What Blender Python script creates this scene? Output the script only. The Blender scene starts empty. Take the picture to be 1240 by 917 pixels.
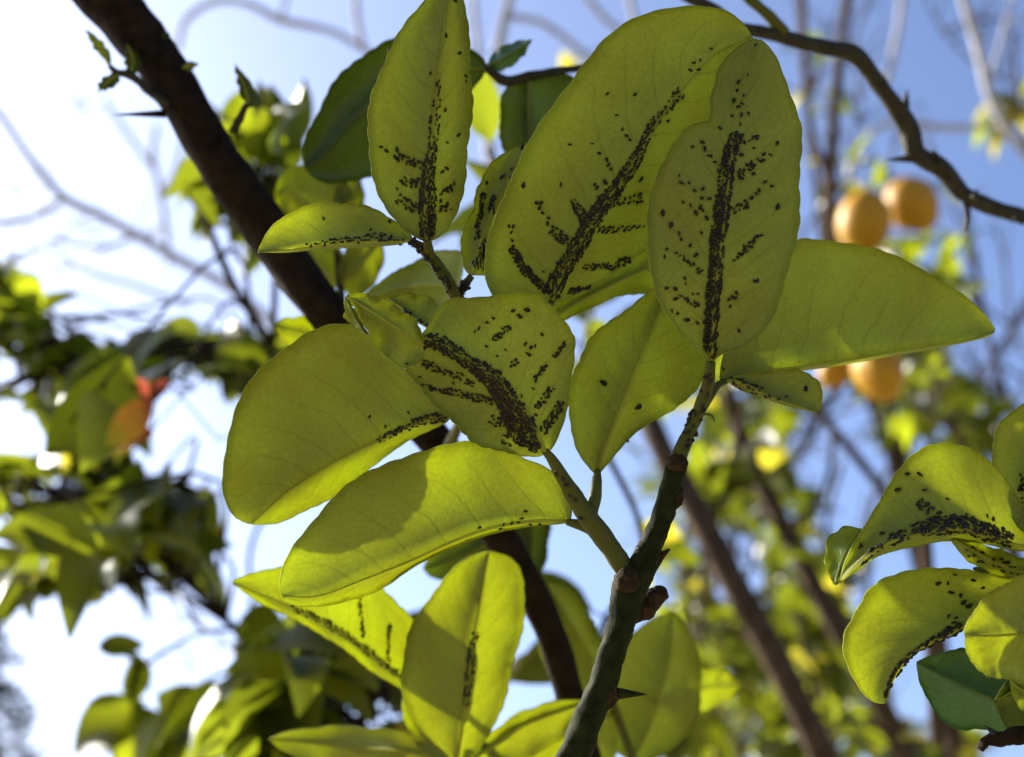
import bpy, bmesh, math, random
import numpy as np
from mathutils import Vector, Matrix, Quaternion
from mathutils.bvhtree import BVHTree

random.seed(7)
rng = np.random.default_rng(11)
scene = bpy.context.scene
COL = scene.collection

# ------------------------------------------------------------------ camera, sky, sun, exposure
PITCH = math.radians(21.0)
CAM = np.array([0.0, 0.0, 1.5])
RIGHT = np.array([1.0, 0.0, 0.0])
FWD = np.array([0.0, math.cos(PITCH), math.sin(PITCH)])
UP = np.array([0.0, -math.sin(PITCH), math.cos(PITCH)])
LENS, SENSOR = 35.0, 23.6
PXW = SENSOR / LENS / 1240.0          # metres per photo pixel at one metre depth
cd = bpy.data.cameras.new('camera')
cam = bpy.data.objects.new('camera', cd)
COL.objects.link(cam)
cam.location = CAM
cam.rotation_euler = (math.pi / 2 + PITCH, 0, 0)
cd.lens, cd.sensor_width = LENS, SENSOR
cd.clip_start, cd.clip_end = 0.01, 5000
cd.dof.use_dof = True
cd.dof.focus_distance = 0.455
cd.dof.aperture_fstop = 6.0
scene.camera = cam

SUN_AZ, SUN_EL = math.radians(-56.0), math.radians(27.0)
SUN = np.array([math.sin(SUN_AZ) * math.cos(SUN_EL), math.cos(SUN_AZ) * math.cos(SUN_EL), math.sin(SUN_EL)])
w = bpy.data.worlds.new('World')
scene.world = w
w.use_nodes = True
wn = w.node_tree
bg = wn.nodes['Background']
sky = wn.nodes.new('ShaderNodeTexSky')
sky.sky_type = 'NISHITA'
sky.sun_disc = False
sky.sun_elevation = SUN_EL
sky.sun_rotation = SUN_AZ
sky.altitude = 0
sky.air_density = 0.5
sky.dust_density = 3.6
sky.ozone_density = 5.5
wn.links.new(sky.outputs[0], bg.inputs[0])
bg.inputs[1].default_value = 0.10
sl = bpy.data.lights.new('sun', 'SUN')
sl.energy = 5.0
sl.angle = math.radians(0.55)
sl.color = (1.0, 0.94, 0.84)
so = bpy.data.objects.new('sun', sl)
COL.objects.link(so)
so.rotation_euler = Vector(SUN).to_track_quat('Z', 'Y').to_euler()
so.location = (-3, 4, 8)
scene.view_settings.view_transform = 'Standard'
scene.view_settings.look = 'None'
scene.view_settings.gamma = 1.0
scene.view_settings.exposure = 1.74
scene.render.engine = 'CYCLES'
cy = scene.cycles
cy.use_denoising = True
cy.max_bounces = 12
cy.diffuse_bounces = 6
cy.transmission_bounces = 8
cy.glossy_bounces = 3
cy.sample_clamp_indirect = 6.0


# ------------------------------------------------------------------ helpers
def P(x, y, d):
    """photo pixel + distance along the view axis -> world point"""
    return CAM + FWD * d + RIGHT * ((x - 620.0) * PXW * d) + UP * ((458.5 - y) * PXW * d)


def proj(p):
    q = np.asarray(p) - CAM
    d = float(q @ FWD)
    return 620.0 + float(q @ RIGHT) / (PXW * d), 458.5 - float(q @ UP) / (PXW * d), d


def resample(pts, n, t0=0.0, t1=1.0):
    """Catmull-Rom through pts, n samples evenly spaced by arc length"""
    p = np.asarray(pts, float)
    if len(p) == 2:
        t = np.linspace(t0, t1, n)[:, None]
        return p[0] * (1 - t) + p[1] * t
    q = np.vstack([2 * p[0] - p[1], p, 2 * p[-1] - p[-2]])
    out = []
    for i in range(1, len(q) - 2):
        for t in np.linspace(0, 1, 12, endpoint=False):
            a, b, c, d = q[i - 1], q[i], q[i + 1], q[i + 2]
            out.append(0.5 * (2 * b + (c - a) * t + (2 * a - 5 * b + 4 * c - d) * t * t + (3 * b - a - 3 * c + d) * t ** 3))
    out.append(p[-1])
    out = np.array(out)
    s = np.concatenate([[0], np.cumsum(np.linalg.norm(np.diff(out, axis=0), axis=1))])
    s /= s[-1]
    tt = np.linspace(t0, t1, n)
    return np.stack([np.interp(tt, s, out[:, k]) for k in range(out.shape[1])], 1)


def unit(v):
    return v / (np.linalg.norm(v, axis=-1, keepdims=True) + 1e-12)


ROOT = {}      # thing name -> base location


def link(o, parent=None):
    COL.objects.link(o)
    if parent is not None:
        o.parent = parent
    return o


def thing(name, label, cat, loc, group=None):
    o = bpy.data.objects.new(name, None)
    o.empty_display_size = 0.01
    link(o)
    o.location = loc
    ROOT[o.name] = np.array(loc, float)
    o['label'], o['category'] = label, cat
    if group:
        o['group'] = group
    return o


def base_of(parent):
    while parent is not None:
        if parent.name in ROOT:
            return ROOT[parent.name]
        parent = parent.parent
    return np.zeros(3)


def make_mesh(name, verts, faces, mats, parent=None, mat_idx=None, uvs=None, smooth=True):
    """verts in world space; stored relative to the thing's base"""
    v = np.asarray(verts, float) - base_of(parent)
    me = bpy.data.meshes.new(name)
    me.from_pydata(v.tolist(), [], faces)
    for m in (mats if isinstance(mats, (list, tuple)) else [mats]):
        me.materials.append(m)
    if mat_idx is not None:
        me.polygons.foreach_set('material_index', mat_idx)
    if uvs is not None:
        lay = me.uv_layers.new(name='UVMap')
        li = np.empty(len(me.loops), int)
        me.loops.foreach_get('vertex_index', li)
        lay.data.foreach_set('uv', np.asarray(uvs, float)[li].ravel())
    if smooth:
        me.polygons.foreach_set('use_smooth', [True] * len(me.polygons))
    me.update()
    return link(bpy.data.objects.new(name, me), parent)


def tube_data(pts, rad, seg=10, rough=0.0, seed=0, step=None, cap=True):
    """tapered tube through world points"""
    pts = np.asarray(pts, float)
    rad = np.asarray(rad, float)
    n = step or max(6, len(pts) * 5)
    c = resample(np.hstack([pts, rad[:, None] * 1.0]), n)
    c, r = c[:, :3], np.clip(c[:, 3], 1e-5, None)
    tan = unit(np.gradient(c, axis=0))
    ref = np.array([0.0, 1.0, 0.0]) if abs(tan[0, 1]) < 0.8 else np.array([1.0, 0, 0])
    s1 = unit(np.cross(tan, ref))
    s2 = np.cross(tan, s1)
    rr = np.random.default_rng(seed)
    ph = rr.uniform(0, 6.28, 8)
    verts = []
    for i in range(n):
        for k in range(seg):
            a = 2 * math.pi * k / seg
            b = 1.0
            if rough:
                b += rough * (0.55 * math.sin(3 * a + ph[0] + i * 0.21) + 0.5 * math.sin(5 * a + ph[1] - i * 0.37) + 0.6 * math.sin(i * 0.9 + ph[2] + 2 * a)
                              + 0.8 * math.sin(i * 0.33 + ph[3] + a) + rr.uniform(-0.5, 0.5))
            verts.append(c[i] + r[i] * b * (math.cos(a) * s1[i] + math.sin(a) * s2[i]))
    faces = []
    for i in range(n - 1):
        for k in range(seg):
            k2 = (k + 1) % seg
            faces.append((i * seg + k, i * seg + k2, (i + 1) * seg + k2, (i + 1) * seg + k))
    if cap:
        faces.append(tuple(range(seg))[::-1])
        faces.append(tuple((n - 1) * seg + k for k in range(seg)))
    return verts, faces


def join_data(parts):
    V, F = [], []
    for v, f in parts:
        o = len(V)
        V.extend(v)
        F.extend(tuple(i + o for i in q) for q in f)
    return V, F


def tube_px(name, pts, mat, parent, **k):
    """pts: (x, y, depth, radius in photo pixels)"""
    w3 = [P(a, b, d) for a, b, d, r in pts]
    rr = [r * PXW * d for a, b, d, r in pts]
    v, f = tube_data(w3, rr, **k)
    return make_mesh(name, v, f, mat, parent)


# ------------------------------------------------------------------ materials
def nodes_of(m):
    m.use_nodes = True
    t = m.node_tree
    t.nodes.clear()
    out = t.nodes.new('ShaderNodeOutputMaterial')
    return t, out


def N(t, kind, **kw):
    n = t.nodes.new(kind)
    for k, v in kw.items():
        setattr(n, k, v)
    return n


def math_n(t, op, a, b=None, c=None):
    n = N(t, 'ShaderNodeMath', operation=op)
    for i, v in enumerate((a, b, c)):
        if v is None:
            continue
        if isinstance(v, (int, float)):
            n.inputs[i].default_value = v
        else:
            t.links.new(v, n.inputs[i])
    return n.outputs[0]


def leaf_mat(name, refl, trans, tfac=0.55, rough=0.45, spec=0.4, veins=True, vary=0.25, vein_dark=0.86):
    m = bpy.data.materials.new(name)
    t, out = nodes_of(m)
    L = t.links.new
    tc = N(t, 'ShaderNodeTexCoord')
    oi = N(t, 'ShaderNodeObjectInfo')
    n1 = N(t, 'ShaderNodeTexNoise')
    n1.inputs['Scale'].default_value = 45
    n1.inputs['Detail'].default_value = 4
    L(tc.outputs['Object'], n1.inputs['Vector'])
    n2 = N(t, 'ShaderNodeTexNoise')
    n2.inputs['Scale'].default_value = 900
    n2.inputs['Detail'].default_value = 3
    L(tc.outputs['Object'], n2.inputs['Vector'])
    # brightness: broad blotches, fine cell grain, one value per leaf
    v1 = math_n(t, 'MULTIPLY_ADD', n1.outputs['Fac'], 0.5, 0.75)
    v2 = math_n(t, 'MULTIPLY_ADD', n2.outputs['Fac'], 0.35, 0.825)
    v3 = math_n(t, 'MULTIPLY_ADD', oi.outputs['Random'], 2 * vary, 1 - vary)
    val = math_n(t, 'MULTIPLY', math_n(t, 'MULTIPLY', v1, v2), v3)
    bump_src = n2.outputs['Fac']
    if veins:
        uv = N(t, 'ShaderNodeUVMap', uv_map='UVMap')
        sep = N(t, 'ShaderNodeSeparateXYZ')
        L(uv.outputs[0], sep.inputs[0])
        u, v = sep.outputs[0], sep.outputs[1]
        sv = math_n(t, 'MULTIPLY_ADD', v, 2.0, -1.0)
        s = math_n(t, 'ABSOLUTE', sv)
        side = math_n(t, 'MULTIPLY', math_n(t, 'SIGN', sv), 0.27)
        wob = math_n(t, 'MULTIPLY_ADD', n1.outputs['Fac'], 0.9, -0.45)
        x = math_n(t, 'MULTIPLY', u, 9.0)
        x = math_n(t, 'SUBTRACT', x, math_n(t, 'MULTIPLY', math_n(t, 'POWER', s, 1.25), 2.1))
        x = math_n(t, 'ADD', math_n(t, 'ADD', x, side), wob)
        fr = math_n(t, 'ABSOLUTE', math_n(t, 'SUBTRACT', math_n(t, 'FRACT', x), 0.5))
        mr = N(t, 'ShaderNodeMapRange', interpolation_type='SMOOTHSTEP')
        L(fr, mr.inputs['Value'])
        mr.inputs['From Min'].default_value = 0.0
        mr.inputs['From Max'].default_value = 0.075
        mr.inputs['To Min'].default_value = 1.0
        mr.inputs['To Max'].default_value = 0.0
        fade = math_n(t, 'MULTIPLY', mr.outputs[0], math_n(t, 'SUBTRACT', 1.0, math_n(t, 'POWER', s, 3.0)))
        # net of tertiary veins
        vo = N(t, 'ShaderNodeTexVoronoi', feature='DISTANCE_TO_EDGE')
        vo.inputs['Scale'].default_value = 420
        L(tc.outputs['Object'], vo.inputs['Vector'])
        mr2 = N(t, 'ShaderNodeMapRange')
        L(vo.outputs['Distance'], mr2.inputs['Value'])
        mr2.inputs['From Max'].default_value = 0.08
        mr2.inputs['To Min'].default_value = 0.5
        mr2.inputs['To Max'].default_value = 0.0
        vv = math_n(t, 'MAXIMUM', fade, mr2.outputs[0])
        val = math_n(t, 'MULTIPLY', val, math_n(t, 'MULTIPLY_ADD', vv, vein_dark - 1.0, 1.0))
        bump_src = math_n(t, 'ADD', n2.outputs['Fac'], math_n(t, 'MULTIPLY', vv, 1.4))
    bump = N(t, 'ShaderNodeBump')
    bump.inputs['Strength'].default_value = 0.22
    bump.inputs['Distance'].default_value = 0.0004
    L(bump_src, bump.inputs['Height'])

    def tinted(c):
        hs = N(t, 'ShaderNodeHueSaturation')
        hs.inputs['Color'].default_value = (*c, 1)
        hs.inputs['Hue'].default_value = 0.5
        L(val, hs.inputs['Value'])
        L(math_n(t, 'MULTIPLY_ADD', n1.outputs['Fac'], 0.03, 0.485), hs.inputs['Hue'])
        return hs.outputs[0]
    pr = N(t, 'ShaderNodeBsdfPrincipled')
    pr.inputs['Roughness'].default_value = rough
    pr.inputs['Specular IOR Level'].default_value = spec
    L(tinted(refl), pr.inputs['Base Color'])
    L(bump.outputs[0], pr.inputs['Normal'])
    tr = N(t, 'ShaderNodeBsdfTranslucent')
    L(tinted(trans), tr.inputs['Color'])
    L(bump.outputs[0], tr.inputs['Normal'])
    mx = N(t, 'ShaderNodeMixShader')
    mx.inputs[0].default_value = tfac
    L(pr.outputs[0], mx.inputs[1])
    L(tr.outputs[0], mx.inputs[2])
    L(mx.outputs[0], out.inputs[0])
    return m


def bark_mat(name, c1, c2, scale=120, rough=0.8, bump=0.5, spots=None, stretch=0.25, spec=0.3):
    m = bpy.data.materials.new(name)
    t, out = nodes_of(m)
    L = t.links.new
    tc = N(t, 'ShaderNodeTexCoord')
    n1 = N(t, 'ShaderNodeTexNoise')
    n1.inputs['Scale'].default_value = scale
    n1.inputs['Detail'].default_value = 8
    n1.inputs['Roughness'].default_value = 0.65
    L(tc.outputs['Object'], n1.inputs['Vector'])
    n2 = N(t, 'ShaderNodeTexNoise')
    n2.inputs['Scale'].default_value = scale * 5
    n2.inputs['Detail'].default_value = 4
    L(tc.outputs['Object'], n2.inputs['Vector'])
    cr = N(t, 'ShaderNodeValToRGB')
    cr.color_ramp.elements[0].position = 0.35
    cr.color_ramp.elements[0].color = (*c1, 1)
    cr.color_ramp.elements[1].position = 0.68
    cr.color_ramp.elements[1].color = (*c2, 1)
    L(n1.outputs['Fac'], cr.inputs[0])
    col = cr.outputs[0]
    if spots:
        vo = N(t, 'ShaderNodeTexVoronoi')
        vo.inputs['Scale'].default_value = scale * 4
        L(tc.outputs['Object'], vo.inputs['Vector'])
        mr = N(t, 'ShaderNodeMapRange')
        L(vo.outputs['Distance'], mr.inputs['Value'])
        mr.inputs['From Min'].default_value = 0.06
        mr.inputs['From Max'].default_value = 0.16
        mr.inputs['To Min'].default_value = 0.8
        mr.inputs['To Max'].default_value = 0.0
        mix = N(t, 'ShaderNodeMixRGB')
        L(mr.outputs[0], mix.inputs[0])
        L(col, mix.inputs[1])
        mix.inputs[2].default_value = (*spots, 1)
        col = mix.outputs[0]
    b = N(t, 'ShaderNodeBump')
    b.inputs['Strength'].default_value = bump
    b.inputs['Distance'].default_value = 0.002
    L(math_n(t, 'ADD', n1.outputs['Fac'], math_n(t, 'MULTIPLY', n2.outputs['Fac'], 0.4)), b.inputs['Height'])
    pr = N(t, 'ShaderNodeBsdfPrincipled')
    pr.inputs['Roughness'].default_value = rough
    pr.inputs['Specular IOR Level'].default_value = spec
    L(col, pr.inputs['Base Color'])
    L(b.outputs[0], pr.inputs['Normal'])
    L(pr.outputs[0], out.inputs[0])
    return m


def plain_mat(name, c, rough=0.5, spec=0.4, vary=0.3, scale=300):
    m = bpy.data.materials.new(name)
    t, out = nodes_of(m)
    L = t.links.new
    oi = N(t, 'ShaderNodeObjectInfo')
    tc = N(t, 'ShaderNodeTexCoord')
    nz = N(t, 'ShaderNodeTexNoise')
    nz.inputs['Scale'].default_value = scale
    L(tc.outputs['Object'], nz.inputs['Vector'])
    hs = N(t, 'ShaderNodeHueSaturation')
    hs.inputs['Color'].default_value = (*c, 1)
    L(math_n(t, 'MULTIPLY', math_n(t, 'MULTIPLY_ADD', oi.outputs['Random'], 2 * vary, 1 - vary), math_n(t, 'MULTIPLY_ADD', nz.outputs['Fac'], 1.8, 0.1)), hs.inputs['Value'])
    pr = N(t, 'ShaderNodeBsdfPrincipled')
    pr.inputs['Roughness'].default_value = rough
    pr.inputs['Specular IOR Level'].default_value = spec
    L(hs.outputs[0], pr.inputs['Base Color'])
    L(pr.outputs[0], out.inputs[0])
    return m


YT = (0.48, 0.52, 0.037)
M_young = leaf_mat('young_leaf_underside', (0.315, 0.335, 0.07), YT, 0.60, rough=0.55, spec=0.2, vary=0.06)
M_young_top = leaf_mat('young_leaf_upper', (0.09, 0.13, 0.02), YT, 0.60, rough=0.28, spec=0.5, vary=0.06)
M_old = leaf_mat('mature_leaf_underside', (0.06, 0.08, 0.02), (0.32, 0.38, 0.035), 0.5, rough=0.5, vary=0.1)
M_old_top = leaf_mat('mature_leaf_upper', (0.022, 0.042, 0.010), (0.32, 0.38, 0.035), 0.45, rough=0.3, spec=0.4, vary=0.1)
M_blue = leaf_mat('blue_green_leaf_upper', (0.065, 0.18, 0.075), (0.30, 0.40, 0.07), 0.4, rough=0.28, spec=0.5, vary=0.05)
M_rib = leaf_mat('leaf_rib', (0.30, 0.30, 0.055), (0.7, 0.72, 0.10), 0.55, rough=.6, spec=.08, veins=False, vary=0.05)
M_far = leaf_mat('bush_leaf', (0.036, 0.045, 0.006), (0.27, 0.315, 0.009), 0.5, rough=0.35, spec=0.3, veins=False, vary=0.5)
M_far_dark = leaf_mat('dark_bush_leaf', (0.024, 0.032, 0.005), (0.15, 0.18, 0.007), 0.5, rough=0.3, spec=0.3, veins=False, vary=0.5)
M_far_yellow = leaf_mat('yellow_bush_leaf', (0.20, 0.17, 0.02), (0.50, 0.44, 0.025), 0.5, rough=0.4, veins=False, vary=0.3)
M_orange = leaf_mat('orange_leaf', (0.45, 0.17, 0.01), (0.8, 0.36, 0.01), 0.5, rough=0.4, veins=False, vary=0.15)
def ramp_leaf(name, stops):
    m = leaf_mat(name, (.4, .2, .02), (.7, .4, .02), .5, veins=False)
    t = m.node_tree
    tc = N(t, 'ShaderNodeTexCoord')
    sp = N(t, 'ShaderNodeSeparateXYZ')
    t.links.new(tc.outputs['Object'], sp.inputs[0])
    nz = N(t, 'ShaderNodeTexNoise')
    nz.inputs['Scale'].default_value = 5
    t.links.new(tc.outputs['Object'], nz.inputs['Vector'])
    cr = N(t, 'ShaderNodeValToRGB')
    for k, (p, c) in enumerate(stops):
        e = cr.color_ramp.elements[k] if k < 2 else cr.color_ramp.elements.new(p)
        e.position, e.color = p, (*c, 1)
    t.links.new(math_n(t, 'ADD', sp.outputs[1], math_n(t, 'MULTIPLY_ADD', nz.outputs['Fac'], .5, -.25)), cr.inputs[0])
    for n in list(t.nodes):
        if n.type == 'HUE_SAT':
            t.links.new(cr.outputs[0], n.inputs['Color'])
    return m


M_orange = ramp_leaf('turning_leaf', [(.05, (.30, .05, .02)), (.85, (.62, .50, .03)), (.45, (.75, .33, .02))])
M_red = leaf_mat('red_leaf', (0.16, 0.03, 0.015), (0.35, 0.07, 0.03), 0.5, rough=0.4, veins=False, vary=0.15)
M_stem = leaf_mat('green_stem', (0.075, 0.077, 0.010), (0.3, 0.32, 0.03), 0.15, rough=0.55, spec=.15, veins=False, vary=0.05)
M_stem_dark = bark_mat('dark_green_stem', (0.010, 0.012, 0.003), (0.026, 0.030, 0.007), 260, 0.65, 0.25, spots=(0.06, 0.045, 0.016), spec=0.03)
M_node = bark_mat('corky_brown_node', (0.016, 0.010, 0.004), (0.062, 0.038, 0.014), 500, 0.85, 0.7, spec=.1)
M_bark = bark_mat('brown_bark', (0.008, 0.005, 0.0025), (0.026, 0.016, 0.008), 130, 0.9, 0.8, spec=.08)
M_bark_far = bark_mat('greyish_bark', (0.035, 0.022, 0.013), (0.085, 0.057, 0.036), 60, 0.85, 0.5, spec=.15)
M_twig = bark_mat('twig_bark', (0.015, 0.013, 0.006), (0.040, 0.034, 0.015), 250, 0.6, 0.4, spec=.2)
M_haze_grey = bark_mat('haze_lightened_twig', (0.28, 0.27, 0.28), (0.40, 0.39, 0.40), 60, 0.7, 0.3)  # far twigs: sky glow and haze put into the pale colour
M_aphid = plain_mat('aphid_brown', (0.013, 0.006, 0.0025), 0.4, 0.3, 0.5, 1300)
M_aphid_black = plain_mat('aphid_black', (0.005, 0.004, 0.003), 0.4, 0.3, 0.3, 900)
M_lemon = bark_mat('lemon_rind', (0.33, 0.165, 0.008), (0.44, 0.235, 0.010), 70, 0.5, 0.25, spec=0.2)
M_calyx = plain_mat('lemon_calyx', (0.08, 0.09, 0.02), 0.6)
M_conifer = plain_mat('conifer_needle', (0.018, 0.03, 0.022), 0.6, 0.3, 0.4, 5)
M_soil = bark_mat('dry_soil', (0.17, 0.14, 0.075), (0.30, 0.255, 0.14), 1.5, 0.95, 0.4)

# ------------------------------------------------------------------ ground
gm = bpy.data.meshes.new('ground')
bm = bmesh.new()
bmesh.ops.create_grid(bm, x_segments=60, y_segments=60, size=1.0)
for v in bm.verts:
    r = max(abs(v.co.x), abs(v.co.y))
    f = 2.0 + 1200.0 * r ** 4
    v.co.x *= f
    v.co.y *= f
    v.co.z = 0.03 * math.sin(v.co.x * 1.3) * math.cos(v.co.y * 1.1) if r < 0.6 else 0.0
bm.to_mesh(gm)
bm.free()
gm.materials.append(M_soil)
go = link(bpy.data.objects.new('ground', gm))
go['kind'] = 'structure'
go['label'] = 'bare dry garden soil under the lemon trees'

# ------------------------------------------------------------------ leaves of the near shoots
MIDS = {}
NEAR = {}      # key -> (bvh in world space)


def interp_d(d, n):
    if isinstance(d, (int, float)):
        d = [d, d]
    return np.interp(np.linspace(0, 1, n), np.linspace(0, 1, len(d)), d)


def leaf(parent, mid, Le, Re, d, dL=0.0, dR=0.0, bulge=0.003, young=True, flip=False, rows=64, m=7, key=None, label=None, seed=None, rib=True, teeth=0.00055, wave=0.0014, pucker=0.00028, upper=None):
    """mid, Le, Re: pixel outlines from base to tip; d: depth of the midrib base..tip; dL, dR: how far the edges bend away"""
    seed = len(NEAR) + 1 if seed is None else seed
    rr = np.random.default_rng(seed)
    mid = [tuple(p) for p in mid]
    Le = [mid[0]] + [tuple(p) for p in Le] + [mid[-1]]
    Re = [mid[0]] + [tuple(p) for p in Re] + [mid[-1]]
    t0, t1 = 0.006, 0.994
    M, A, B = (resample(q, rows, t0, t1) for q in (mid, Le, Re))
    dm = interp_d(d, rows)
    T = np.linspace(t0, t1, rows)
    prof = np.sin(math.pi * np.clip(T, 0, 1)) ** 0.7
    G = np.zeros((rows, 2 * m + 1, 3))
    ph = rr.uniform(0, 6.28, 6)
    for i in range(rows):
        pm = P(*M[i], dm[i])
        for sgn, E, dd in ((-1, A, dL), (1, B, dR)):
            pe = P(*E[i], dm[i] + dd * prof[i])
            wdt = np.linalg.norm(pe - pm)
            if wdt > 1e-5:      # fine crenate margin
                tooth = teeth * (abs(math.sin(T[i] * rows * 0.78 + ph[0])) - 0.6) + teeth * 0.8 * math.sin(T[i] * 23 + ph[1])
                pe = pe + (pe - pm) / wdt * tooth * prof[i]
            for k in range(0, m + 1):
                v = k / m
                q = pm * (1 - v) + pe * v
                off = bulge * 4 * v * (1 - v) * prof[i]
                off += wave * v * prof[i] * math.sin(T[i] * 11 + ph[2] + sgn * 1.3) + 0.5 * wave * v * math.sin(T[i] * 23 + ph[3] + 3 * v * sgn)
                xv = T[i] * 9.0 - 2.1 * v ** 1.25 + .27 * sgn
                off += pucker * math.cos(2 * math.pi * xv) * v * (1 - v) * 4 * prof[i]
                off -= 0.00035 * math.exp(-(v / 0.16) ** 2)
                ray = unit(q - CAM)
                G[i, m + sgn * k] = q + ray * off
    du = np.gradient(G, axis=0)
    dv = np.gradient(G, axis=1)
    nrm = unit(np.cross(du, dv))
    # one consistent side: the one that mostly faces the camera
    if np.sum((G - CAM) * nrm) > 0:
        nrm = -nrm
        inv = True
    else:
        inv = False
    th = 0.00032
    W = 2 * m + 1
    top = (G - nrm * th).reshape(-1, 3)
    V = np.vstack([G.reshape(-1, 3), top])
    nb = rows * W
    F, MI = [], []
    a, b = (1, 0) if flip else (0, 1)
    for i in range(rows - 1):
        for k in range(W - 1):
            q = (i * W + k, i * W + k + 1, (i + 1) * W + k + 1, (i + 1) * W + k)
            q2 = tuple(x + nb for x in q[::-1])
            if not inv:
                q, q2 = q[::-1], q2[::-1]
            q, q2 = q[::-1], q2[::-1]
            F += [q, q2]
            MI += [a, b]
    ring = [k for k in range(W)] + [i * W + W - 1 for i in range(1, rows)] + [(rows - 1) * W + k for k in range(W - 2, -1, -1)] + [i * W for i in range(rows - 2, 0, -1)]
    for i in range(len(ring)):
        x, y = ring[i], ring[(i + 1) % len(ring)]
        F.append((x, y, y + nb, x + nb) if not inv else (y, x, x + nb, y + nb))
        MI.append(a)
    uv = np.zeros((rows, W, 2))
    uv[:, :, 0] = T[:, None]
    uv[:, :, 1] = np.linspace(0, 1, W)[None, :]
    uv = np.vstack([uv.reshape(-1, 2)] * 2)
    mats = [M_young, M_young_top] if young else [M_old, M_old_top]
    if upper:
        mats[1] = upper
    o = make_mesh('leaf', V, F, mats, parent, MI, uv)
    if label:
        o['label'] = label
    if rib:
        c = G[:, m] + (-nrm[:, m] * th * 1.0 if flip else nrm[:, m] * 0.0)
        r = np.linspace(0.0006, 0.00016, rows) * (0.75 if flip else 1.0)
        sel = np.linspace(0, int(rows * 0.97), 16).astype(int)
        vv, ff = tube_data(c[sel], r[sel], seg=6, step=40)
        make_mesh('midrib', vv, ff, M_rib, o)
        nV = len(V)
        V = np.vstack([V, np.asarray(vv)])
        F = F + [tuple(i + nV for i in q) for q in ff]
    MIDS[key] = M
    NEAR[key or 'leaf%d' % seed] = BVHTree.FromPolygons([Vector(v) for v in V], F)
    return o


def stem_bvh(key, o):
    me = o.data
    b = base_of(o.parent)
    NEAR[key] = BVHTree.FromPolygons([Vector(np.array(v.co) + b) for v in me.vertices], [tuple(p.vertices) for p in me.polygons])


def thorn(parent, p0, p1, r, mat):
    a, b = P(*p0), P(*p1)
    v, f = tube_data([a, a * 0.5 + b * 0.5, b], [r * PXW * p0[2], r * 0.55 * PXW * p0[2], 0.00008], seg=7, step=8)
    return make_mesh('thorn', v, f, mat, parent)


# ---- shoot 1: dark green stem with the leaves in the middle
s1 = thing('lemon_shoot', 'dark green thorny shoot carrying the sharp aphid-covered yellow-green leaves', 'lemon shoot', P(688, 940, 0.44))
st = tube_px('stem', [(680, 950, .435, 21), (706, 888, .437, 19), (728, 832, .44, 17.5), (742, 790, .442, 16.5), (753, 752, .444, 17.5), (762, 715, .446, 21), (775, 690, .448, 18), (790, 658, .45, 14.5), (803, 620, .452, 13.5), (814, 585, .453, 12.5), (820, 560, .454, 13)], M_stem_dark, s1, seg=20, rough=0.06, step=110)
stem_bvh('stem', st)
o = tube_px('stem_tip', [(818, 566, .454, 12), (826, 543, .454, 9.5), (837, 518, .454, 8), (849, 492, .453, 8), (857, 466, .452, 7.5), (861, 438, .45, 5.5)], M_stem, s1, seg=12, rough=0.05, step=36)
stem_bvh('stem_tip', o)
for nx, ny, nd, nr, ln in ((820, 561, .4530, 13.5, 15), (734, 842, .4395, 13.5, 24), (758, 706, .4440, 17, 22), (822, 604, .4515, 6, 14)):
    prof_n = np.array([.06, .55, .85, 1.0, .9, .6, .08])
    ax = [(nx - ln * .33 * q, ny + ln * q) for q in np.linspace(-1, 1, 7)]
    v, f = tube_data([P(a, b, nd) for a, b in ax], prof_n * nr * PXW * nd, seg=18, rough=0.10, seed=int(nx), step=26)
    make_mesh('node', v, f, M_node, s1)
v, f = tube_data([P(756, 752, .4465), P(768, 744, .449), P(782, 734, .4505), P(795, 722, .452), P(804, 715, .452), P(807, 713, .452)], np.array([2, 11, 14, 12, 8, 2]) * PXW * .45, seg=16, rough=0.13, seed=4, step=34)
make_mesh('cut_stub', v, f, M_node, s1)
v, f = tube_data([P(786, 690, .449), P(797, 676, .45), P(811, 665, .45)], np.array([9, 6, 1.5]) * PXW * .45, seg=8, rough=0.1, seed=5, step=10)
make_mesh('bud', v, f, M_node, s1)
thorn(s1, (746, 840, .44), (784, 841, .444), 8, M_stem_dark)
o = tube_px('side_stem', [(772, 712, .448, 9), (756, 689, .448, 12), (738, 662, .449, 12.5), (718, 634, .450, 12.5), (700, 608, .450, 11), (682, 580, .449, 8.5), (668, 556, .448, 6.5), (660, 546, .447, 4.5)], M_stem, s1, seg=12, rough=0.05, step=44)
stem_bvh('side_stem', o)
tube_px('petiole', [(714, 630, .452, 8), (720, 606, .454, 7.5), (722, 588, .457, 7), (724, 570, .46, 4)], M_stem, s1, seg=10, rough=0.04)
tube_px('petiole', [(742, 668, .45, 7.5), (722, 646, .453, 8), (706, 637, .455, 7), (686, 632, .456, 4)], M_stem, s1, seg=10, rough=0.04)
tube_px('tendril', [(843, 507, .452, 2), (852, 502, .45, 1.8), (861, 503, .449, 1.5), (866, 511, .449, 1)], M_stem, s1, seg=6)
tube_px('petiole', [(852, 492, .4535, 6), (861, 478, .456, 5.5), (870, 466, .459, 4.5), (884, 460, .461, 3)], M_stem, s1, seg=9)

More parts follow.
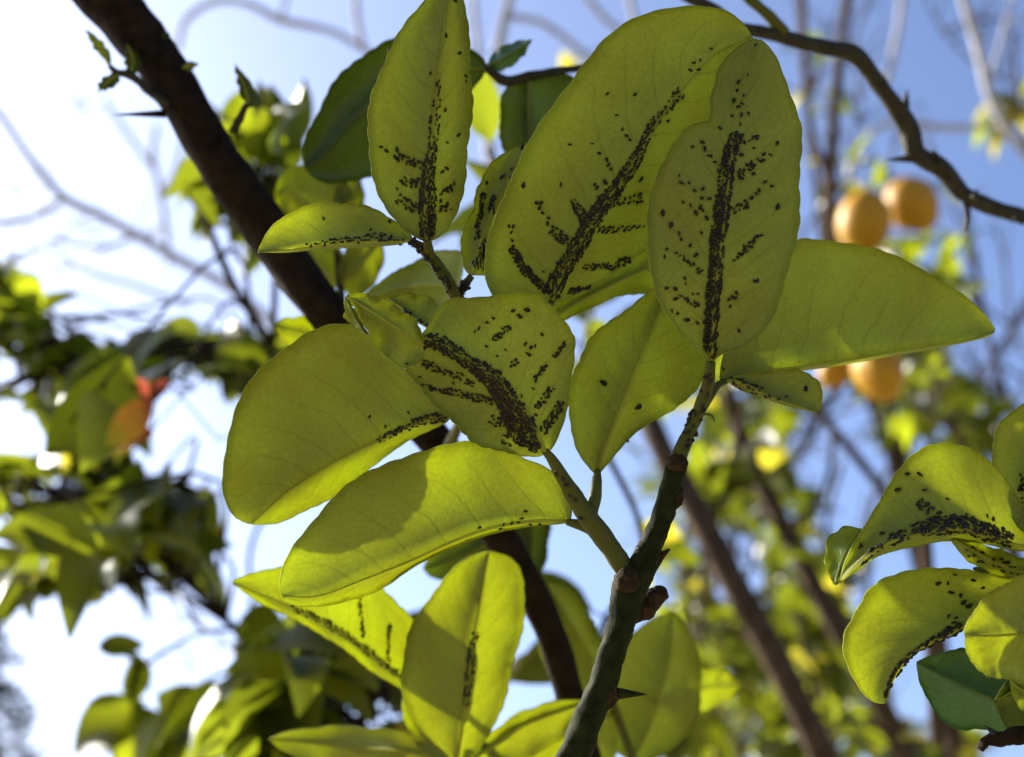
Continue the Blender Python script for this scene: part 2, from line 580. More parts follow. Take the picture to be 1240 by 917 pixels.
# C upright oval leaf
leaf(s1, [(861, 440), (863, 400), (868, 340), (876, 280), (882, 220), (888, 170), (896, 120), (907, 75), (919, 46)],
     [(848, 428), (822, 402), (800, 366), (787, 325), (783, 290), (787, 245), (803, 195), (824, 162), (843, 149), (861, 146), (861, 122), (866, 100), (872, 78), (893, 57), (908, 49)],
     [(873, 429), (905, 418), (930, 392), (948, 352), (962, 300), (966, 270), (969, 220), (971, 180), (968, 150), (958, 118), (951, 95), (941, 70), (930, 55)],
     [.450, .447, .447, .455, .465], -.004, -.004, .004, key='C', label='upright oval yellow-green leaf with a thick dark aphid band')
# G big leaf reaching right, seen half folded
leaf(s1, [(872, 461), (920, 451), (990, 442), (1060, 431), (1130, 419), (1180, 411), (1206, 402)],
     [(874, 440), (884, 410), (905, 365), (935, 315), (965, 292), (1000, 290), (1040, 296), (1080, 309), (1120, 328), (1160, 352), (1188, 376), (1203, 394)],
     [(900, 461), (940, 454), (1010, 444), (1080, 432), (1150, 419), (1190, 410)],
     [.461, .468, .478, .487], .010, .026, .003, key='G', label='broad plain leaf folded along its midrib')
# H small curled leaf below it
leaf(s1, [(880, 461), (897, 464), (915, 472), (938, 483), (965, 492), (993, 501)],
     [(890, 457), (910, 453), (940, 449), (972, 449), (988, 458), (995, 476), (995, 492)],
     [(893, 471), (920, 481), (950, 491), (975, 497)], [.456, .452, .453], .004, .010, .002, rows=40, key='H')
# E plain leaf with two black aphids
leaf(s1, [(723, 575), (733, 540), (748, 500), (766, 452), (786, 405), (815, 338)],
     [(714, 566), (699, 543), (690, 512), (690, 475), (697, 445), (712, 415), (735, 393), (765, 370), (792, 350)],
     [(737, 560), (760, 533), (790, 510), (825, 489), (846, 470), (856, 440), (852, 400), (838, 362)],
     [.460, .468, .473, .476], -.003, .006, .004, key='E', label='plain shaded leaf with only two black aphids')
# D broad square-ish leaf
leaf(s1, [(661, 549), (646, 514), (624, 482), (594, 452), (560, 431), (528, 413), (503, 408)],
     [(652, 553), (622, 550), (592, 543), (569, 531), (542, 506), (514, 476), (493, 452), (488, 434), (494, 418)],
     [(668, 543), (679, 519), (688, 490), (693, 450), (695, 416), (692, 401), (679, 382), (665, 366), (649, 358), (617, 357), (580, 359), (549, 361), (534, 371), (522, 392), (510, 406)],
     [.447, .444, .443, .446], .003, .004, .004, key='D', label='broad squarish leaf with the heaviest aphid cluster')
# I recurved pale tip leaf
leaf(s1, [(512, 418), (490, 404), (466, 388), (440, 371), (419, 358)],
     [(513, 432), (505, 440), (490, 444), (472, 437), (456, 419), (444, 399), (435, 381), (427, 367)],
     [(512, 406), (500, 387), (478, 371), (455, 360), (435, 356)],
     [.438, .434, .434, .437], .002, .002, .003, rows=44, key='I', label='small pale recurved leaf lapping over a broad one')
leaf(s1, [(443, 404), (430, 384), (418, 359)], [(430, 397), (419, 388), (417, 374)], [(441, 396), (432, 378), (425, 366)], [.439, .440], .003, 0, .001, rows=24, key='I2', rib=False)
# J little leaf behind
leaf(s1, [(520, 397), (502, 386), (486, 373), (468, 360)], [(526, 388), (531, 372), (520, 360), (496, 355), (479, 357)], [(508, 392), (492, 381), (478, 370)],
     [.452, .456, .458], .004, .004, .002, rows=32, key='J')
# K large leaf to the left
leaf(s1, [(545, 504), (508, 511), (457, 534), (400, 562), (350, 594), (303, 636)],
     [(538, 494), (515, 472), (490, 448), (455, 412), (425, 395), (400, 395), (372, 403), (345, 420), (315, 447), (290, 485), (276, 525), (270, 570), (272, 603), (285, 627)],
     [(540, 512), (522, 521), (490, 537), (459, 559), (437, 577), (400, 604), (365, 622), (335, 634)],
     [.462, .470, .480, .490], -.002, .014, .004, key='K', label='large plain leaf with aphids only at its stalk end')
# L lower leaf
leaf(s1, [(690, 632), (650, 631), (600, 638), (550, 655), (500, 678), (440, 702), (385, 722), (340, 722)],
     [(692, 612), (684, 590), (668, 571), (645, 559), (615, 546), (575, 536), (535, 541), (490, 552), (450, 570), (410, 597), (375, 635), (350, 670), (339, 700)],
     [(670, 635), (640, 637), (605, 644), (570, 654), (535, 668), (500, 687), (461, 713), (425, 727), (390, 734), (356, 733)],
     [.456, .462, .468, .472], .004, .010, .005, key='L', label='large lower leaf half in sun, half in shadow')

# ---- shoot 2: green shoot behind the middle leaves
s2 = thing('lemon_shoot', 'thin green shoot holding the tall narrow leaf and the largest leaf', 'lemon shoot', P(545, 560, 0.60))
o = tube_px('stem', [(536, 556, .60, 7), (560, 500, .56, 6.5), (572, 440, .52, 7), (562, 385, .49, 8), (547, 350, .475, 8), (530, 322, .468, 7), (510, 300, .465, 6), (497, 291, .464, 4)], M_stem, s2, seg=10, rough=0.07, step=50)
stem_bvh('stem2', o)
tube_px('petiole', [(524, 316, .467, 5), (519, 302, .464, 6), (517, 290, .461, 5)], M_stem, s2, seg=9)
o = tube_px('petiole', [(553, 362, .48, 6), (562, 346, .478, 6), (571, 334, .478, 4)], M_stem, s2, seg=9, rough=.1)
stem_bvh('petM', o)
tube_px('petiole', [(572, 425, .51, 6), (620, 402, .49, 6), (655, 380, .475, 6), (668, 366, .466, 4)], M_stem, s2, seg=9)
# A
leaf(s2, [(517, 292), (515, 262), (518, 215), (525, 150), (532, 80), (540, 10), (548, -48)],
     [(508, 289), (488, 277), (466, 250), (450, 206), (445, 165), (449, 125), (459, 90), (474, 55), (492, 28), (513, 3), (532, -22)],
     [(526, 290), (540, 281), (553, 258), (563, 215), (568, 170), (571, 120), (570, 80), (567, 45), (562, 5), (557, -25)],
     [.461, .456, .456, .466], .003, .004, .004, key='A', label='tall narrow upright leaf with aphids along its lower midrib')
# F
leaf(s2, [(497, 292), (470, 292), (430, 295), (380, 299), (345, 303), (312, 306)],
     [(497, 284), (480, 268), (450, 252), (415, 245), (380, 247), (350, 258), (328, 276), (315, 296)],
     [(480, 297), (440, 300), (395, 302), (350, 306)],
     [.464, .462, .458, .455], .012, .022, .003, rows=48, key='F', label='small side leaf with a sunlit tip')
# B
leaf(s2, [(668, 366), (682, 328), (705, 288), (737, 240), (768, 196), (797, 148), (830, 104), (866, 66), (912, 44)],
     [(650, 378), (618, 374), (596, 356), (588, 330), (588, 305), (593, 280), (606, 245), (623, 210), (640, 175), (660, 140), (685, 105), (715, 68), (745, 38), (775, 19), (810, 9), (845, 7), (880, 14), (900, 29)],
     [(682, 364), (715, 348), (750, 326), (785, 302), (830, 258), (870, 205), (900, 155), (921, 105), (922, 70)],
     [.466, .462, .460, .463, .468], -.002, .014, .004, key='B', label='largest leaf with branching rows of aphids')
# V bright leaf behind
leaf(s2, [(650, 400), (690, 372), (740, 345), (800, 318), (850, 300)], [(680, 360), (720, 335), (770, 305), (820, 290)], [(690, 385), (740, 362), (790, 352), (830, 330)],
     [.50, .51, .52], 0, .004, key='V')
# M
leaf(s2, [(572, 334), (581, 300), (594, 262), (614, 220), (638, 174)], [(562, 326), (559, 305), (560, 280), (564, 265), (575, 252), (578, 225), (594, 200), (614, 183)],
     [(596, 330), (618, 290), (640, 240), (648, 205)], [.478, .480, .482, .486], .003, .01, .002, rows=48, key='M')
# P, W olive leaves behind
leaf(s2, [(556, 352), (530, 345), (490, 348), (438, 362)], [(560, 325), (560, 304), (530, 304), (500, 318), (465, 338)], [(545, 366), (510, 376), (470, 374)], [.53, .55, .56], .004, .004, key='P')

# ---- thick branch crossing behind
br = thing('lemon_branch', 'thick dark brown branch slanting behind the leaves with a thorn and sprouts', 'branch', P(705, 900, 0.60))
tube_px('bark', [(70, -60, .615, 36), (132, -2, .612, 34), (180, 60, .61, 30), (232, 140, .607, 27.5), (285, 225, .605, 28), (340, 305, .603, 27), (398, 380, .60, 25), (470, 465, .60, 23), (535, 545, .602, 22), (600, 640, .606, 21), (645, 720, .61, 19.5), (678, 800, .612, 18), (705, 900, .615, 18), (735, 1010, .62, 18)], M_bark, br, seg=20, rough=0.05, step=130)
thorn(br, (200, 138, .60), (136, 139, .59), 5, M_bark)
tube_px('sprout', [(205, 128, .60, 6), (178, 108, .598, 5.5), (160, 93, .596, 5), (143, 88, .595, 4), (133, 80, .595, 3)], M_twig, br, seg=8, rough=.15)
tube_px('sprout', [(283, 160, .60, 6), (290, 145, .598, 5), (298, 128, .597, 4), (304, 128, .597, 3)], M_twig, br, seg=8, rough=.15)
leaf(br, [(133, 80), (122, 62), (104, 37)], [(129, 74), (117, 62), (109, 48)], [(134, 70), (127, 55), (114, 43)], [.595, .592], .001, .001, .001, young=True, rows=20, key='b1')
leaf(br, [(157, 92), (161, 72), (154, 54)], [(153, 84), (152, 70)], [(168, 84), (168, 70)], [.596, .594], 0, 0, .001, young=False, rows=20, key='b2')
leaf(br, [(145, 90), (133, 96), (119, 111)], [(135, 90), (122, 98)], [(142, 102), (130, 108)], [.595, .592], 0, 0, .001, young=False, rows=20, key='b3')
leaf(br, [(302, 130), (296, 105), (285, 78)], [(293, 118), (287, 95)], [(316, 128), (306, 104)], [.597, .593], 0, .003, .001, young=False, rows=20, key='b4')
leaf(br, [(222, 82), (230, 79), (240, 77)], [(228, 75)], [(230, 85)], [.597, .594], 0, 0, .0005, young=True, rows=16, key='b5')
leaf(br, [(196, 45), (201, 42), (206, 43)], [(200, 38)], [(202, 47)], [.597, .596], 0, 0, .0005, young=False, rows=12, key='b6', rib=False)

# ---- shoot 3: dark older leaves at the top behind
s3 = thing('lemon_twig', 'dark twig with mature dark green leaves behind the tall narrow leaf', 'twig', P(720, 82, 0.60))
tube_px('stem', [(760, 78, .60, 4.5), (712, 82, .60, 4.5), (665, 88, .595, 5), (640, 92, .592, 6), (612, 98, .588, 6.5), (592, 86, .584, 5), (575, 74, .58, 4)], M_twig, s3, seg=10, rough=.08, step=40)
leaf(s3, [(588, 84), (540, 84), (480, 105), (430, 145), (395, 185), (369, 204)], [(586, 72), (560, 55), (520, 42), (478, 47), (440, 66), (405, 100), (383, 140), (368, 180)], [(580, 98), (545, 135), (505, 172), (465, 203), (440, 217), (405, 223), (380, 215)],
     [.575, .57, .57, .575], 0, .008, .005, young=False, flip=True, key='N', label='broad dark green mature leaf')
leaf(s3, [(640, 94), (641, 140), (646, 190), (662, 245)], [(626, 97), (610, 112), (605, 138), (607, 168), (617, 205), (640, 238)], [(690, 92), (706, 120), (710, 165), (700, 215), (680, 240)], [.592, .59, .59], 0, 0, .004, young=False, flip=True, key='O')
leaf(s3, [(588, 80), (612, 68), (644, 48)], [(600, 62), (625, 50)], [(608, 86), (632, 70)], [.584, .58], .004, .004, .001, young=False, flip=True, upper=M_blue, rows=28, key='U')

# ---- shoot 4: leaves below, slightly out of focus
s4 = thing('lemon_shoot', 'shoot of sun-flecked leaves below the sharp ones, rising beside the dark stem', 'lemon shoot', P(556, 960, 0.56))
tube_px('stem', [(556, 1010, .56, 8), (556, 950, .56, 7), (553, 920, .56, 6), (552, 900, .56, 5)], M_stem, s4, seg=9)
leaf(s4, [(553, 925), (562, 865), (570, 800), (580, 735), (592, 667)], [(540, 912), (510, 885), (491, 850), (486, 815), (494, 770), (519, 725), (550, 688), (574, 672)], [(566, 918), (590, 895), (610, 850), (625, 790), (635, 745), (634, 705), (621, 678)],
     [.555, .548, .545, .55], .004, .004, .004, key='Q', label='upright leaf with a sunlit base')
leaf(s4, [(549, 930), (530, 900), (510, 875), (488, 845)], [(530, 925), (505, 900), (488, 866)], [(550, 905), (535, 878), (508, 856)], [.575, .58, .585], 0, 0, .003, rows=32, key='Q2')
leaf(s4, [(560, 928), (595, 905), (630, 880), (660, 868), (712, 850)], [(570, 905), (605, 880), (645, 858), (685, 848)], [(580, 935), (620, 925), (665, 905), (700, 875)], [.575, .58, .585], 0, 0, .003, rows=32, key='Q3')
leaf(s4, [(550, 930), (500, 912), (430, 905), (325, 895)], [(530, 900), (480, 886), (420, 880), (360, 884)], [(520, 940), (460, 950), (390, 930), (345, 910)], [.57, .58, .60, .61], 0, 0, .003, rows=32, key='Q4')
s5 = thing('lemon_shoot', 'slanting leaf stalk with a long aphid-lined leaf below the half-shaded leaf', 'lemon shoot', P(560, 880, 0.58))
tube_px('stem', [(640, 960, .59, 7), (580, 900, .58, 6), (535, 860, .575, 5), (500, 831, .57, 4)], M_stem, s5, seg=9)
leaf(s5, [(503, 834), (450, 792), (400, 757), (355, 736), (320, 721), (280, 706)], [(508, 812), (510, 770), (497, 746), (460, 710), (415, 690), (360, 686), (320, 690), (292, 699)], [(492, 838), (452, 814), (405, 778), (352, 748), (312, 728)],
     [.57, .56, .55, .545], .003, .006, .003, key='R', label='long slanting leaf with an aphid-dark midrib')
s6 = thing('lemon_shoot', 'blurred olive leaves hanging behind the dark thorny stem', 'lemon shoot', P(760, 940, 0.62))
tube_px('stem', [(800, 1000, .66, 7), (770, 930, .65, 6), (748, 868, .64, 5), (735, 830, .63, 4)], M_stem, s6, seg=9)
leaf(s6, [(735, 830), (712, 790), (685, 745), (662, 706)], [(700, 840), (665, 815), (648, 765), (645, 722)], [(738, 800), (722, 762), (700, 725), (680, 709)], [.63, .625, .62], 0, .003, .003, key='S')
leaf(s6, [(765, 925), (790, 870), (810, 800), (815, 740)], [(738, 900), (728, 850), (745, 795), (780, 755)], [(800, 915), (840, 880), (850, 820), (838, 770)], [.65, .65, .66], 0, .003, .004, key='S2')
leaf(s6, [(790, 850), (830, 838), (865, 832), (898, 830)], [(800, 825), (840, 812), (875, 812)], [(810, 862), (850, 862), (885, 845)], [.65, .68, .70], 0, .003, .003, rows=32, key='S3')
leaf(s6, [(748, 868), (690, 870), (640, 880), (596, 900)], [(720, 850), (670, 850), (620, 868)], [(740, 930), (690, 940), (630, 925)], [.64, .63, .62], 0, .003, .003, rows=32, key='S4')
s7 = thing('lemon_twig', 'dark green leaves behind the thick branch, above the upright sun-flecked leaf', 'twig', P(640, 600, 0.66))
tube_px('stem', [(610, 640, .635, 5), (625, 620, .655, 5), (640, 590, .66, 4)], M_twig, s7, seg=8)
leaf(s7, [(625, 622), (600, 650), (560, 675), (512, 690)], [(600, 628), (560, 640), (525, 665)], [(640, 660), (610, 690), (560, 705), (525, 700)], [.655, .655, .65], 0, 0, .003, young=False, key='Bk1')
leaf(s7, [(640, 592), (645, 630), (645, 670), (636, 712)], [(615, 610), (605, 650), (612, 690)], [(664, 620), (664, 660), (655, 695)], [.66, .665, .66], 0, 0, .003, young=False, key='Bk2')

# ---- shoot 8: olive leaves beside the thick branch, upper left
s8 = thing('lemon_shoot', 'blurred olive leaves on a twig beside the thick brown branch', 'lemon shoot', P(430, 400, 0.63))
tube_px('stem', [(440, 440, .62, 5), (420, 400, .63, 5), (412, 350, .63, 5), (408, 300, .635, 4), (400, 255, .64, 3)], M_twig, s8, seg=8)
leaf(s8, [(412, 345), (425, 330), (445, 312), (462, 292)], [(412, 318), (425, 295), (445, 282)], [(430, 362), (452, 345), (465, 315)], [.63, .625, .625], 0, .003, .003, key='W1')
leaf(s8, [(412, 345), (398, 330), (385, 312), (370, 296)], [(418, 318), (410, 298), (390, 288)], [(395, 350), (378, 335), (368, 315)], [.63, .632, .635], 0, .003, .003, key='W2')
leaf(s8, [(400, 258), (372, 246), (350, 232), (332, 238)], [(425, 235), (405, 212), (370, 200), (342, 211)], [(385, 262), (360, 264), (340, 256)], [.64, .645, .65], 0, .003, .004, key='X1')
leaf(s8, [(402, 258), (430, 240), (438, 225), (432, 210)], [(405, 235), (415, 220)], [(430, 256), (442, 240)], [.64, .645], 0, 0, .003, rows=28, key='X2')
leaf(s8, [(422, 408), (395, 405), (365, 402), (332, 394)], [(400, 392), (372, 384), (345, 386)], [(405, 425), (380, 432), (350, 420)], [.625, .60, .59], 0, .006, .003, rows=28, key='Zs')

# ---- shoot 9: the cluster at the edge on the right
s9 = thing('lemon_shoot', 'shoot of curled sunlit aphid-lined leaves around a dark blue-green leaf', 'lemon shoot', P(1300, 760, 0.44))
tube_px('stem', [(1330, 960, .45, 8), (1312, 860, .445, 8), (1295, 760, .44, 7), (1275, 690, .438, 6), (1255, 640, .437, 5)], M_stem, s9, seg=10, rough=.05)
leaf(s9, [(1262, 664), (1232, 660), (1200, 650), (1170, 642), (1140, 641), (1110, 648), (1080, 656), (1053, 672), (1033, 690), (1016, 707)],
     [(1250, 640), (1237, 612), (1217, 577), (1195, 555), (1165, 541), (1135, 537), (1110, 545), (1090, 566), (1070, 600), (1045, 640), (1026, 674)],
     [(1235, 668), (1200, 661), (1165, 655), (1135, 657), (1105, 663), (1085, 667), (1060, 676), (1038, 692)],
     [.438, .434, .432, .435, .44], .010, .018, .004, key='T1', label='arched sunlit leaf with a dense row of aphids')
leaf(s9, [(1045, 640), (1026, 672), (1011, 708)], [(1022, 638), (1003, 652), (999, 675), (1004, 698)], [(1042, 655), (1030, 680), (1018, 702)], [.452, .448, .443], .006, 0, .001, young=True, flip=True, rows=28, key='T1f', rib=False)
leaf(s9, [(1262, 694), (1235, 692), (1200, 678), (1150, 650)], [(1240, 678), (1215, 668), (1180, 656)], [(1235, 702), (1200, 694), (1165, 673)], [.44, .445, .45], .002, .006, .002, rows=32, key='T1b')
leaf(s9, [(1258, 650), (1248, 600), (1252, 540), (1275, 475)], [(1236, 640), (1212, 600), (1201, 560), (1204, 532), (1216, 508), (1236, 491), (1258, 480)], [(1275, 640), (1300, 590), (1310, 540), (1300, 495)], [.437, .445, .45, .455], 0, 0, .003, key='T2', label='bright sunlit leaf cut by the picture edge')
leaf(s9, [(1290, 722), (1255, 728), (1215, 742), (1165, 760), (1140, 772), (1112, 786), (1096, 800), (1082, 821), (1073, 853)],
     [(1270, 706), (1235, 699), (1200, 697), (1165, 690), (1125, 687), (1090, 695), (1055, 712), (1035, 740), (1022, 770), (1025, 800), (1040, 833), (1056, 850)],
     [(1250, 736), (1205, 750), (1160, 766), (1136, 778), (1108, 792), (1093, 808), (1080, 830)],
     [.44, .446, .448, .452], .008, .016, .004, key='T3', label='crescent-curled leaf with aphids along its inner edge')
leaf(s9, [(1302, 762), (1275, 765), (1235, 768), (1200, 770), (1168, 770)], [(1285, 722), (1255, 697), (1225, 703), (1200, 718), (1180, 740), (1170, 757)], [(1290, 800), (1260, 826), (1228, 825), (1198, 818), (1178, 803), (1170, 787)], [.44, .43, .425, .425], .003, .003, .003, key='T4', label='rounded plain leaf at the cluster front')
leaf(s9, [(1300, 830), (1260, 845), (1215, 850), (1165, 830), (1109, 803)], [(1270, 805), (1215, 800), (1175, 787), (1140, 790)], [(1265, 880), (1230, 900), (1195, 885), (1162, 884), (1135, 866), (1116, 832)], [.45, .46, .465, .47], .004, .008, .003, young=False, flip=True, upper=M_blue, key='T5', label='dark blue-green glossy mature leaf')
leaf(s9, [(1310, 850), (1270, 840), (1235, 835), (1204, 850)], [(1275, 815), (1240, 818), (1215, 830)], [(1280, 890), (1250, 900), (1218, 880)], [.447, .445, .446], 0, .004, .002, young=False, rows=36, key='T6')
leaf(s9, [(1300, 830), (1265, 826), (1240, 836), (1222, 822)], [(1270, 808), (1238, 812)], [(1275, 850), (1245, 862), (1228, 845)], [.438, .436, .436], 0, .004, .002, rows=36, key='T7')
leaf(s9, [(1270, 690), (1230, 696), (1178, 688)], [(1230, 684)], [(1235, 712), (1200, 706)], [.46, .465, .47], 0, .004, .002, young=False, flip=True, rows=28, key='T8')
tw = thing('dry_twig', 'short dark dry twig with a thorn under the blue-green leaf', 'twig', P(1290, 890, .43))
tube_px('stem', [(1300, 895, .43, 9), (1250, 890, .432, 10), (1215, 893, .434, 9), (1195, 897, .435, 7), (1188, 908, .436, 4)], M_bark, tw, seg=10, rough=.18, step=30)
thorn(tw, (1205, 890, .434), (1192, 878, .435), 5, M_twig)

# ---- thorny branch at the top right
tr = thing('lemon_branch', 'crooked thorny green-brown branch against the blue sky near the lemons', 'branch', P(1260, 265, .66))
tube_px('bark', [(800, -22, .60, 7), (832, -4, .605, 7), (866, 12, .61, 7), (892, 32, .615, 7), (940, 43, .62, 8.5), (1000, 58, .63, 9.5), (1034, 67, .635, 11), (1060, 95, .64, 10), (1085, 130, .645, 11), (1100, 156, .65, 13), (1110, 186, .65, 11.5), (1140, 204, .655, 12), (1165, 234, .66, 10), (1200, 250, .665, 10), (1250, 266, .67, 9), (1320, 290, .68, 9)], M_twig, tr, seg=14, rough=.07, step=110)
tube_px('side_twig', [(880, -30, .61, 6), (905, -3, .613, 6.5), (930, 18, .617, 7), (950, 40, .62, 8)], M_stem, tr, seg=10, rough=.06)
for a, b, r in (((1096, 130), (1099, 108), 6), ((1105, 192), (1072, 194), 6), ((1138, 198), (1130, 180), 7), ((1230, 262), (1238, 274), 5), ((1180, 240), (1184, 228), 5), ((1036, 72), (1040, 58), 5)):
    thorn(tr, (*a, .65), (*b, .65), r, M_twig)
tube_px('side_twig', [(1168, 238, .66, 5), (1172, 262, .662, 4), (1170, 280, .664, 3)], M_twig, tr, seg=8)

# ------------------------------------------------------------------ background leaves (shared meshes)
def bush_leaf_mesh(name, mat, L, W, curl, fold, seed):
    rr = np.random.default_rng(seed)
    R_, m = 8, 2
    V, F = [], []
    for i in range(R_):
        t = 0.01 + 0.985 * i / (R_ - 1)
        wd = W * 0.5 * (math.sin(math.pi * t ** 0.85) ** 0.8)
        for k in range(-m, m + 1):
            v = k / m
            z = -curl * L * (t - 0.3) ** 2 + fold * abs(v) * wd + 0.03 * L * math.sin(6 * t + seed) * abs(v)
            V.append((v * wd, t * L, z))
    Wd = 2 * m + 1
    for i in range(R_ - 1):
        for k in range(Wd - 1):
            F.append((i * Wd + k, i * Wd + k + 1, (i + 1) * Wd + k + 1, (i + 1) * Wd + k))
    me = bpy.data.meshes.new(name)
    me.from_pydata(V, [], F)
    me.materials.append(mat)
    me.polygons.foreach_set('use_smooth', [True] * len(F))
    return me


BL = {}
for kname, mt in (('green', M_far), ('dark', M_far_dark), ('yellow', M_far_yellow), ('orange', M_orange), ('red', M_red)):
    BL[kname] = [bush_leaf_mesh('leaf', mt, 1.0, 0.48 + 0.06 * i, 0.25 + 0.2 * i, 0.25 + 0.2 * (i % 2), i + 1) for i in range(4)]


def inside(poly, x, y):
    c = False
    j = len(poly) - 1
    for i in range(len(poly)):
        xi, yi = poly[i]
        xj, yj = poly[j]
        if (yi > y) != (yj > y) and x < (xj - xi) * (y - yi) / (yj - yi + 1e-9) + xi:
            c = not c
        j = i
    return c


def leaf_frame(base, direc, nrm, size):
    y = Vector(unit(np.asarray(direc)))
    z = Vector(nrm)
    x = y.cross(z).normalized()
    z = x.cross(y)
    M = Matrix((x, y, z)).transposed().to_4x4()
    return Matrix.Translation(Vector(base)) @ M @ Matrix.Diagonal((size, size, size, 1))


def put_leaf(parent, mat4, kind, rr):
    o = bpy.data.objects.new('leaf', BL[kind][int(rr.integers(4))])
    link(o, parent)
    o.matrix_local = Matrix.Translation(-Vector(base_of(parent))) @ mat4
    return o


def bush(name, label, cat, spines, regions, n, size, kinds, mat, sky=(), seed=0, group=None, extra=(), maxtry=25, bark='branch'):
    """spines: px polylines (x, y, depth, r); regions: polygons or (x, y, rx, ry) blobs; leaves never cover the sky polygons"""
    rr = np.random.default_rng(seed)
    t = thing(name, label, cat, P(*spines[0][0][:3]), group)
    allp = []
    for sp in spines:
        tube_px(bark, sp, mat, t, seg=8, rough=.06)
        c = resample([(*P(a, b, d), 0) for a, b, d, r in sp], 30)[:, :3]
        allp.append(c)
    allp = np.vstack(allp)
    stalks = []
    made = 0

    def grow(base, direc, nrm, sz, kind):
        put_leaf(t, leaf_frame(base, direc, nrm, sz), kind, rr)
        near = allp[rr.choice(np.argsort(np.linalg.norm(allp - base, axis=1))[:7])]
        midp = near * 0.4 + base * 0.6 + rr.normal(0, .1, 3) * np.linalg.norm(near - base)
        stalks.append(tube_data([near, midp, np.asarray(base)], [0.0012, 0.0008, 0.0005], seg=5, step=6))
    for x, y, ang, ln, d, kind in extra:
        a = math.radians(ang)
        b = P(x, y, d)
        direc = RIGHT * math.cos(a) + UP * math.sin(a) + FWD * rr.uniform(-.3, .3)
        nrm = -FWD + np.array([0, 0, .5]) + rr.normal(0, .2, 3)
        grow(b, direc, nrm, ln * PXW * d, kind)
        made += 1
    names, wts = zip(*kinds)
    wts = np.array(wts) / sum(wts)
    def covers_sky(pts):
        for p in pts:
            px, py, _ = proj(p)
            if any(inside(q, px, py) for q in sky):
                return True
        return False
    tries = 0
    while made < n and tries < n * maxtry:
        tries += 1
        rg = regions[int(rr.integers(len(regions)))]
        if len(rg) == 4 and isinstance(rg[0], (int, float)):
            a, b = rr.uniform(0, 6.28), math.sqrt(rr.uniform(0, 1))
            x, y = rg[0] + rg[2] * b * math.cos(a), rg[1] + rg[3] * b * math.sin(a)
        else:
            xs, ys = [p[0] for p in rg], [p[1] for p in rg]
            x, y = rr.uniform(min(xs), max(xs)), rr.uniform(min(ys), max(ys))
            if not inside(rg, x, y):
                continue
        sp = spines[int(rr.integers(len(spines)))]
        d = sp[int(rr.integers(len(sp)))][2] + rr.normal(0, size[2])
        tip = P(x, y, d)
        if any(inside(q, x, y) for q in sky):
            continue
        src = allp[rr.choice(np.argsort(np.linalg.norm(allp - tip, axis=1))[:9])]
        span = np.linalg.norm(tip - src)
        bend = (src + tip) * .5 + rr.normal(0, .12, 3) * span + np.array([0, 0, .06 * span])
        tw = resample([src, bend, tip], 12)
        got = 0
        for k in range(5, 12, 1):
            if made >= n or rr.uniform() < .15:
                continue
            tan = unit(tw[min(k + 1, 11)] - tw[k - 1])
            side = unit(np.cross(tan, rr.normal(0, .4, 3) + np.array([0, 0, 1.0]))) * (1 if k % 2 else -1)
            sz = rr.uniform(size[0], size[1])
            out = unit(tan * rr.uniform(.3, .9) + side * rr.uniform(.6, 1.0) + np.array([0, 0, -.25]) + rr.normal(0, .2, 3))
            if k == 11:
                out = unit(tan + rr.normal(0, .25, 3))
            nrm = unit(rr.normal(0, .55, 3) + np.array([0, -.2, .8]))
            base = tw[k] + out * .012
            sd = unit(np.cross(out, nrm)) * sz * .24
            if covers_sky([base + out * sz * .1, base + out * sz * .98, base + out * sz * .3 + sd, base + out * sz * .3 - sd, base + out * sz * .65 + sd, base + out * sz * .65 - sd, base + out * sz * .5]):
                continue
            put_leaf(t, leaf_frame(base, out, nrm, sz), names[int(rr.choice(len(names), p=wts))], rr)
            stalks.append(tube_data([tw[k], base], [.0009, .0007], seg=4, step=2))
            made += 1
            got += 1
        if got:
            stalks.append(tube_data([src, bend, tip], [.0022, .0015, .0008], seg=5, step=9))
    if stalks:
        v, f = join_data(stalks)
        o = make_mesh('stalk', v, f, mat, t)
        o['kind'] = 'stuff'
    return t


SKY_L = [
    [(-40, -40), (95, -40), (150, 60), (200, 130), (188, 205), (222, 300), (272, 330), (256, 380), (268, 392), (240, 400), (200, 388), (165, 400), (122, 416), (72, 408), (60, 385), (85, 358), (52, 330), (34, 285), (-40, 275)],
    [(-40, 428), (34, 442), (32, 478), (8, 470), (-40, 450)],
    [(12, 488), (48, 500), (62, 540), (20, 552), (-40, 545), (-40, 520)],
    [(182, 478), (250, 452), (268, 458), (254, 520), (272, 548), (272, 576), (232, 577), (190, 560), (158, 584), (134, 560), (160, 540), (185, 530)],
    [(40, 578), (102, 584), (106, 606), (60, 614), (38, 600)],
    [(-40, 628), (26, 634), (22, 664), (-40, 675)],
    [(-40, 735), (30, 738), (85, 722), (150, 730), (158, 708), (260, 745), (282, 782), (275, 832), (215, 842), (184, 850), (186, 795), (165, 772), (118, 778), (90, 792), (128, 800), (140, 830), (120, 872), (70, 905), (50, 960), (-40, 960)],
    [(130, 648), (195, 690), (202, 715), (160, 692), (135, 672)],
    [(250, 640), (280, 618), (340, 640), (358, 660), (300, 702), (280, 690)],
    [(225, 705), (284, 752), (260, 752), (225, 725)],
    [(292, 728), (345, 735), (345, 754), (300, 752)],
    [(362, 782), (388, 782), (388, 802), (364, 802)],
    [(398, 862), (415, 850), (450, 848), (475, 870), (440, 884), (405, 890)],
    [(95, 930), (118, 900), (140, 892), (152, 930)],
    [(255, 340), (300, 330), (340, 345), (330, 400), (290, 385), (258, 378)],
    [(210, 880), (262, 890), (250, 905), (215, 900)],
    [(300, 700), (312, 640), (365, 640), (345, 690)],
    [(370, 700), (240, 560), (262, 560), (285, 640)],
]
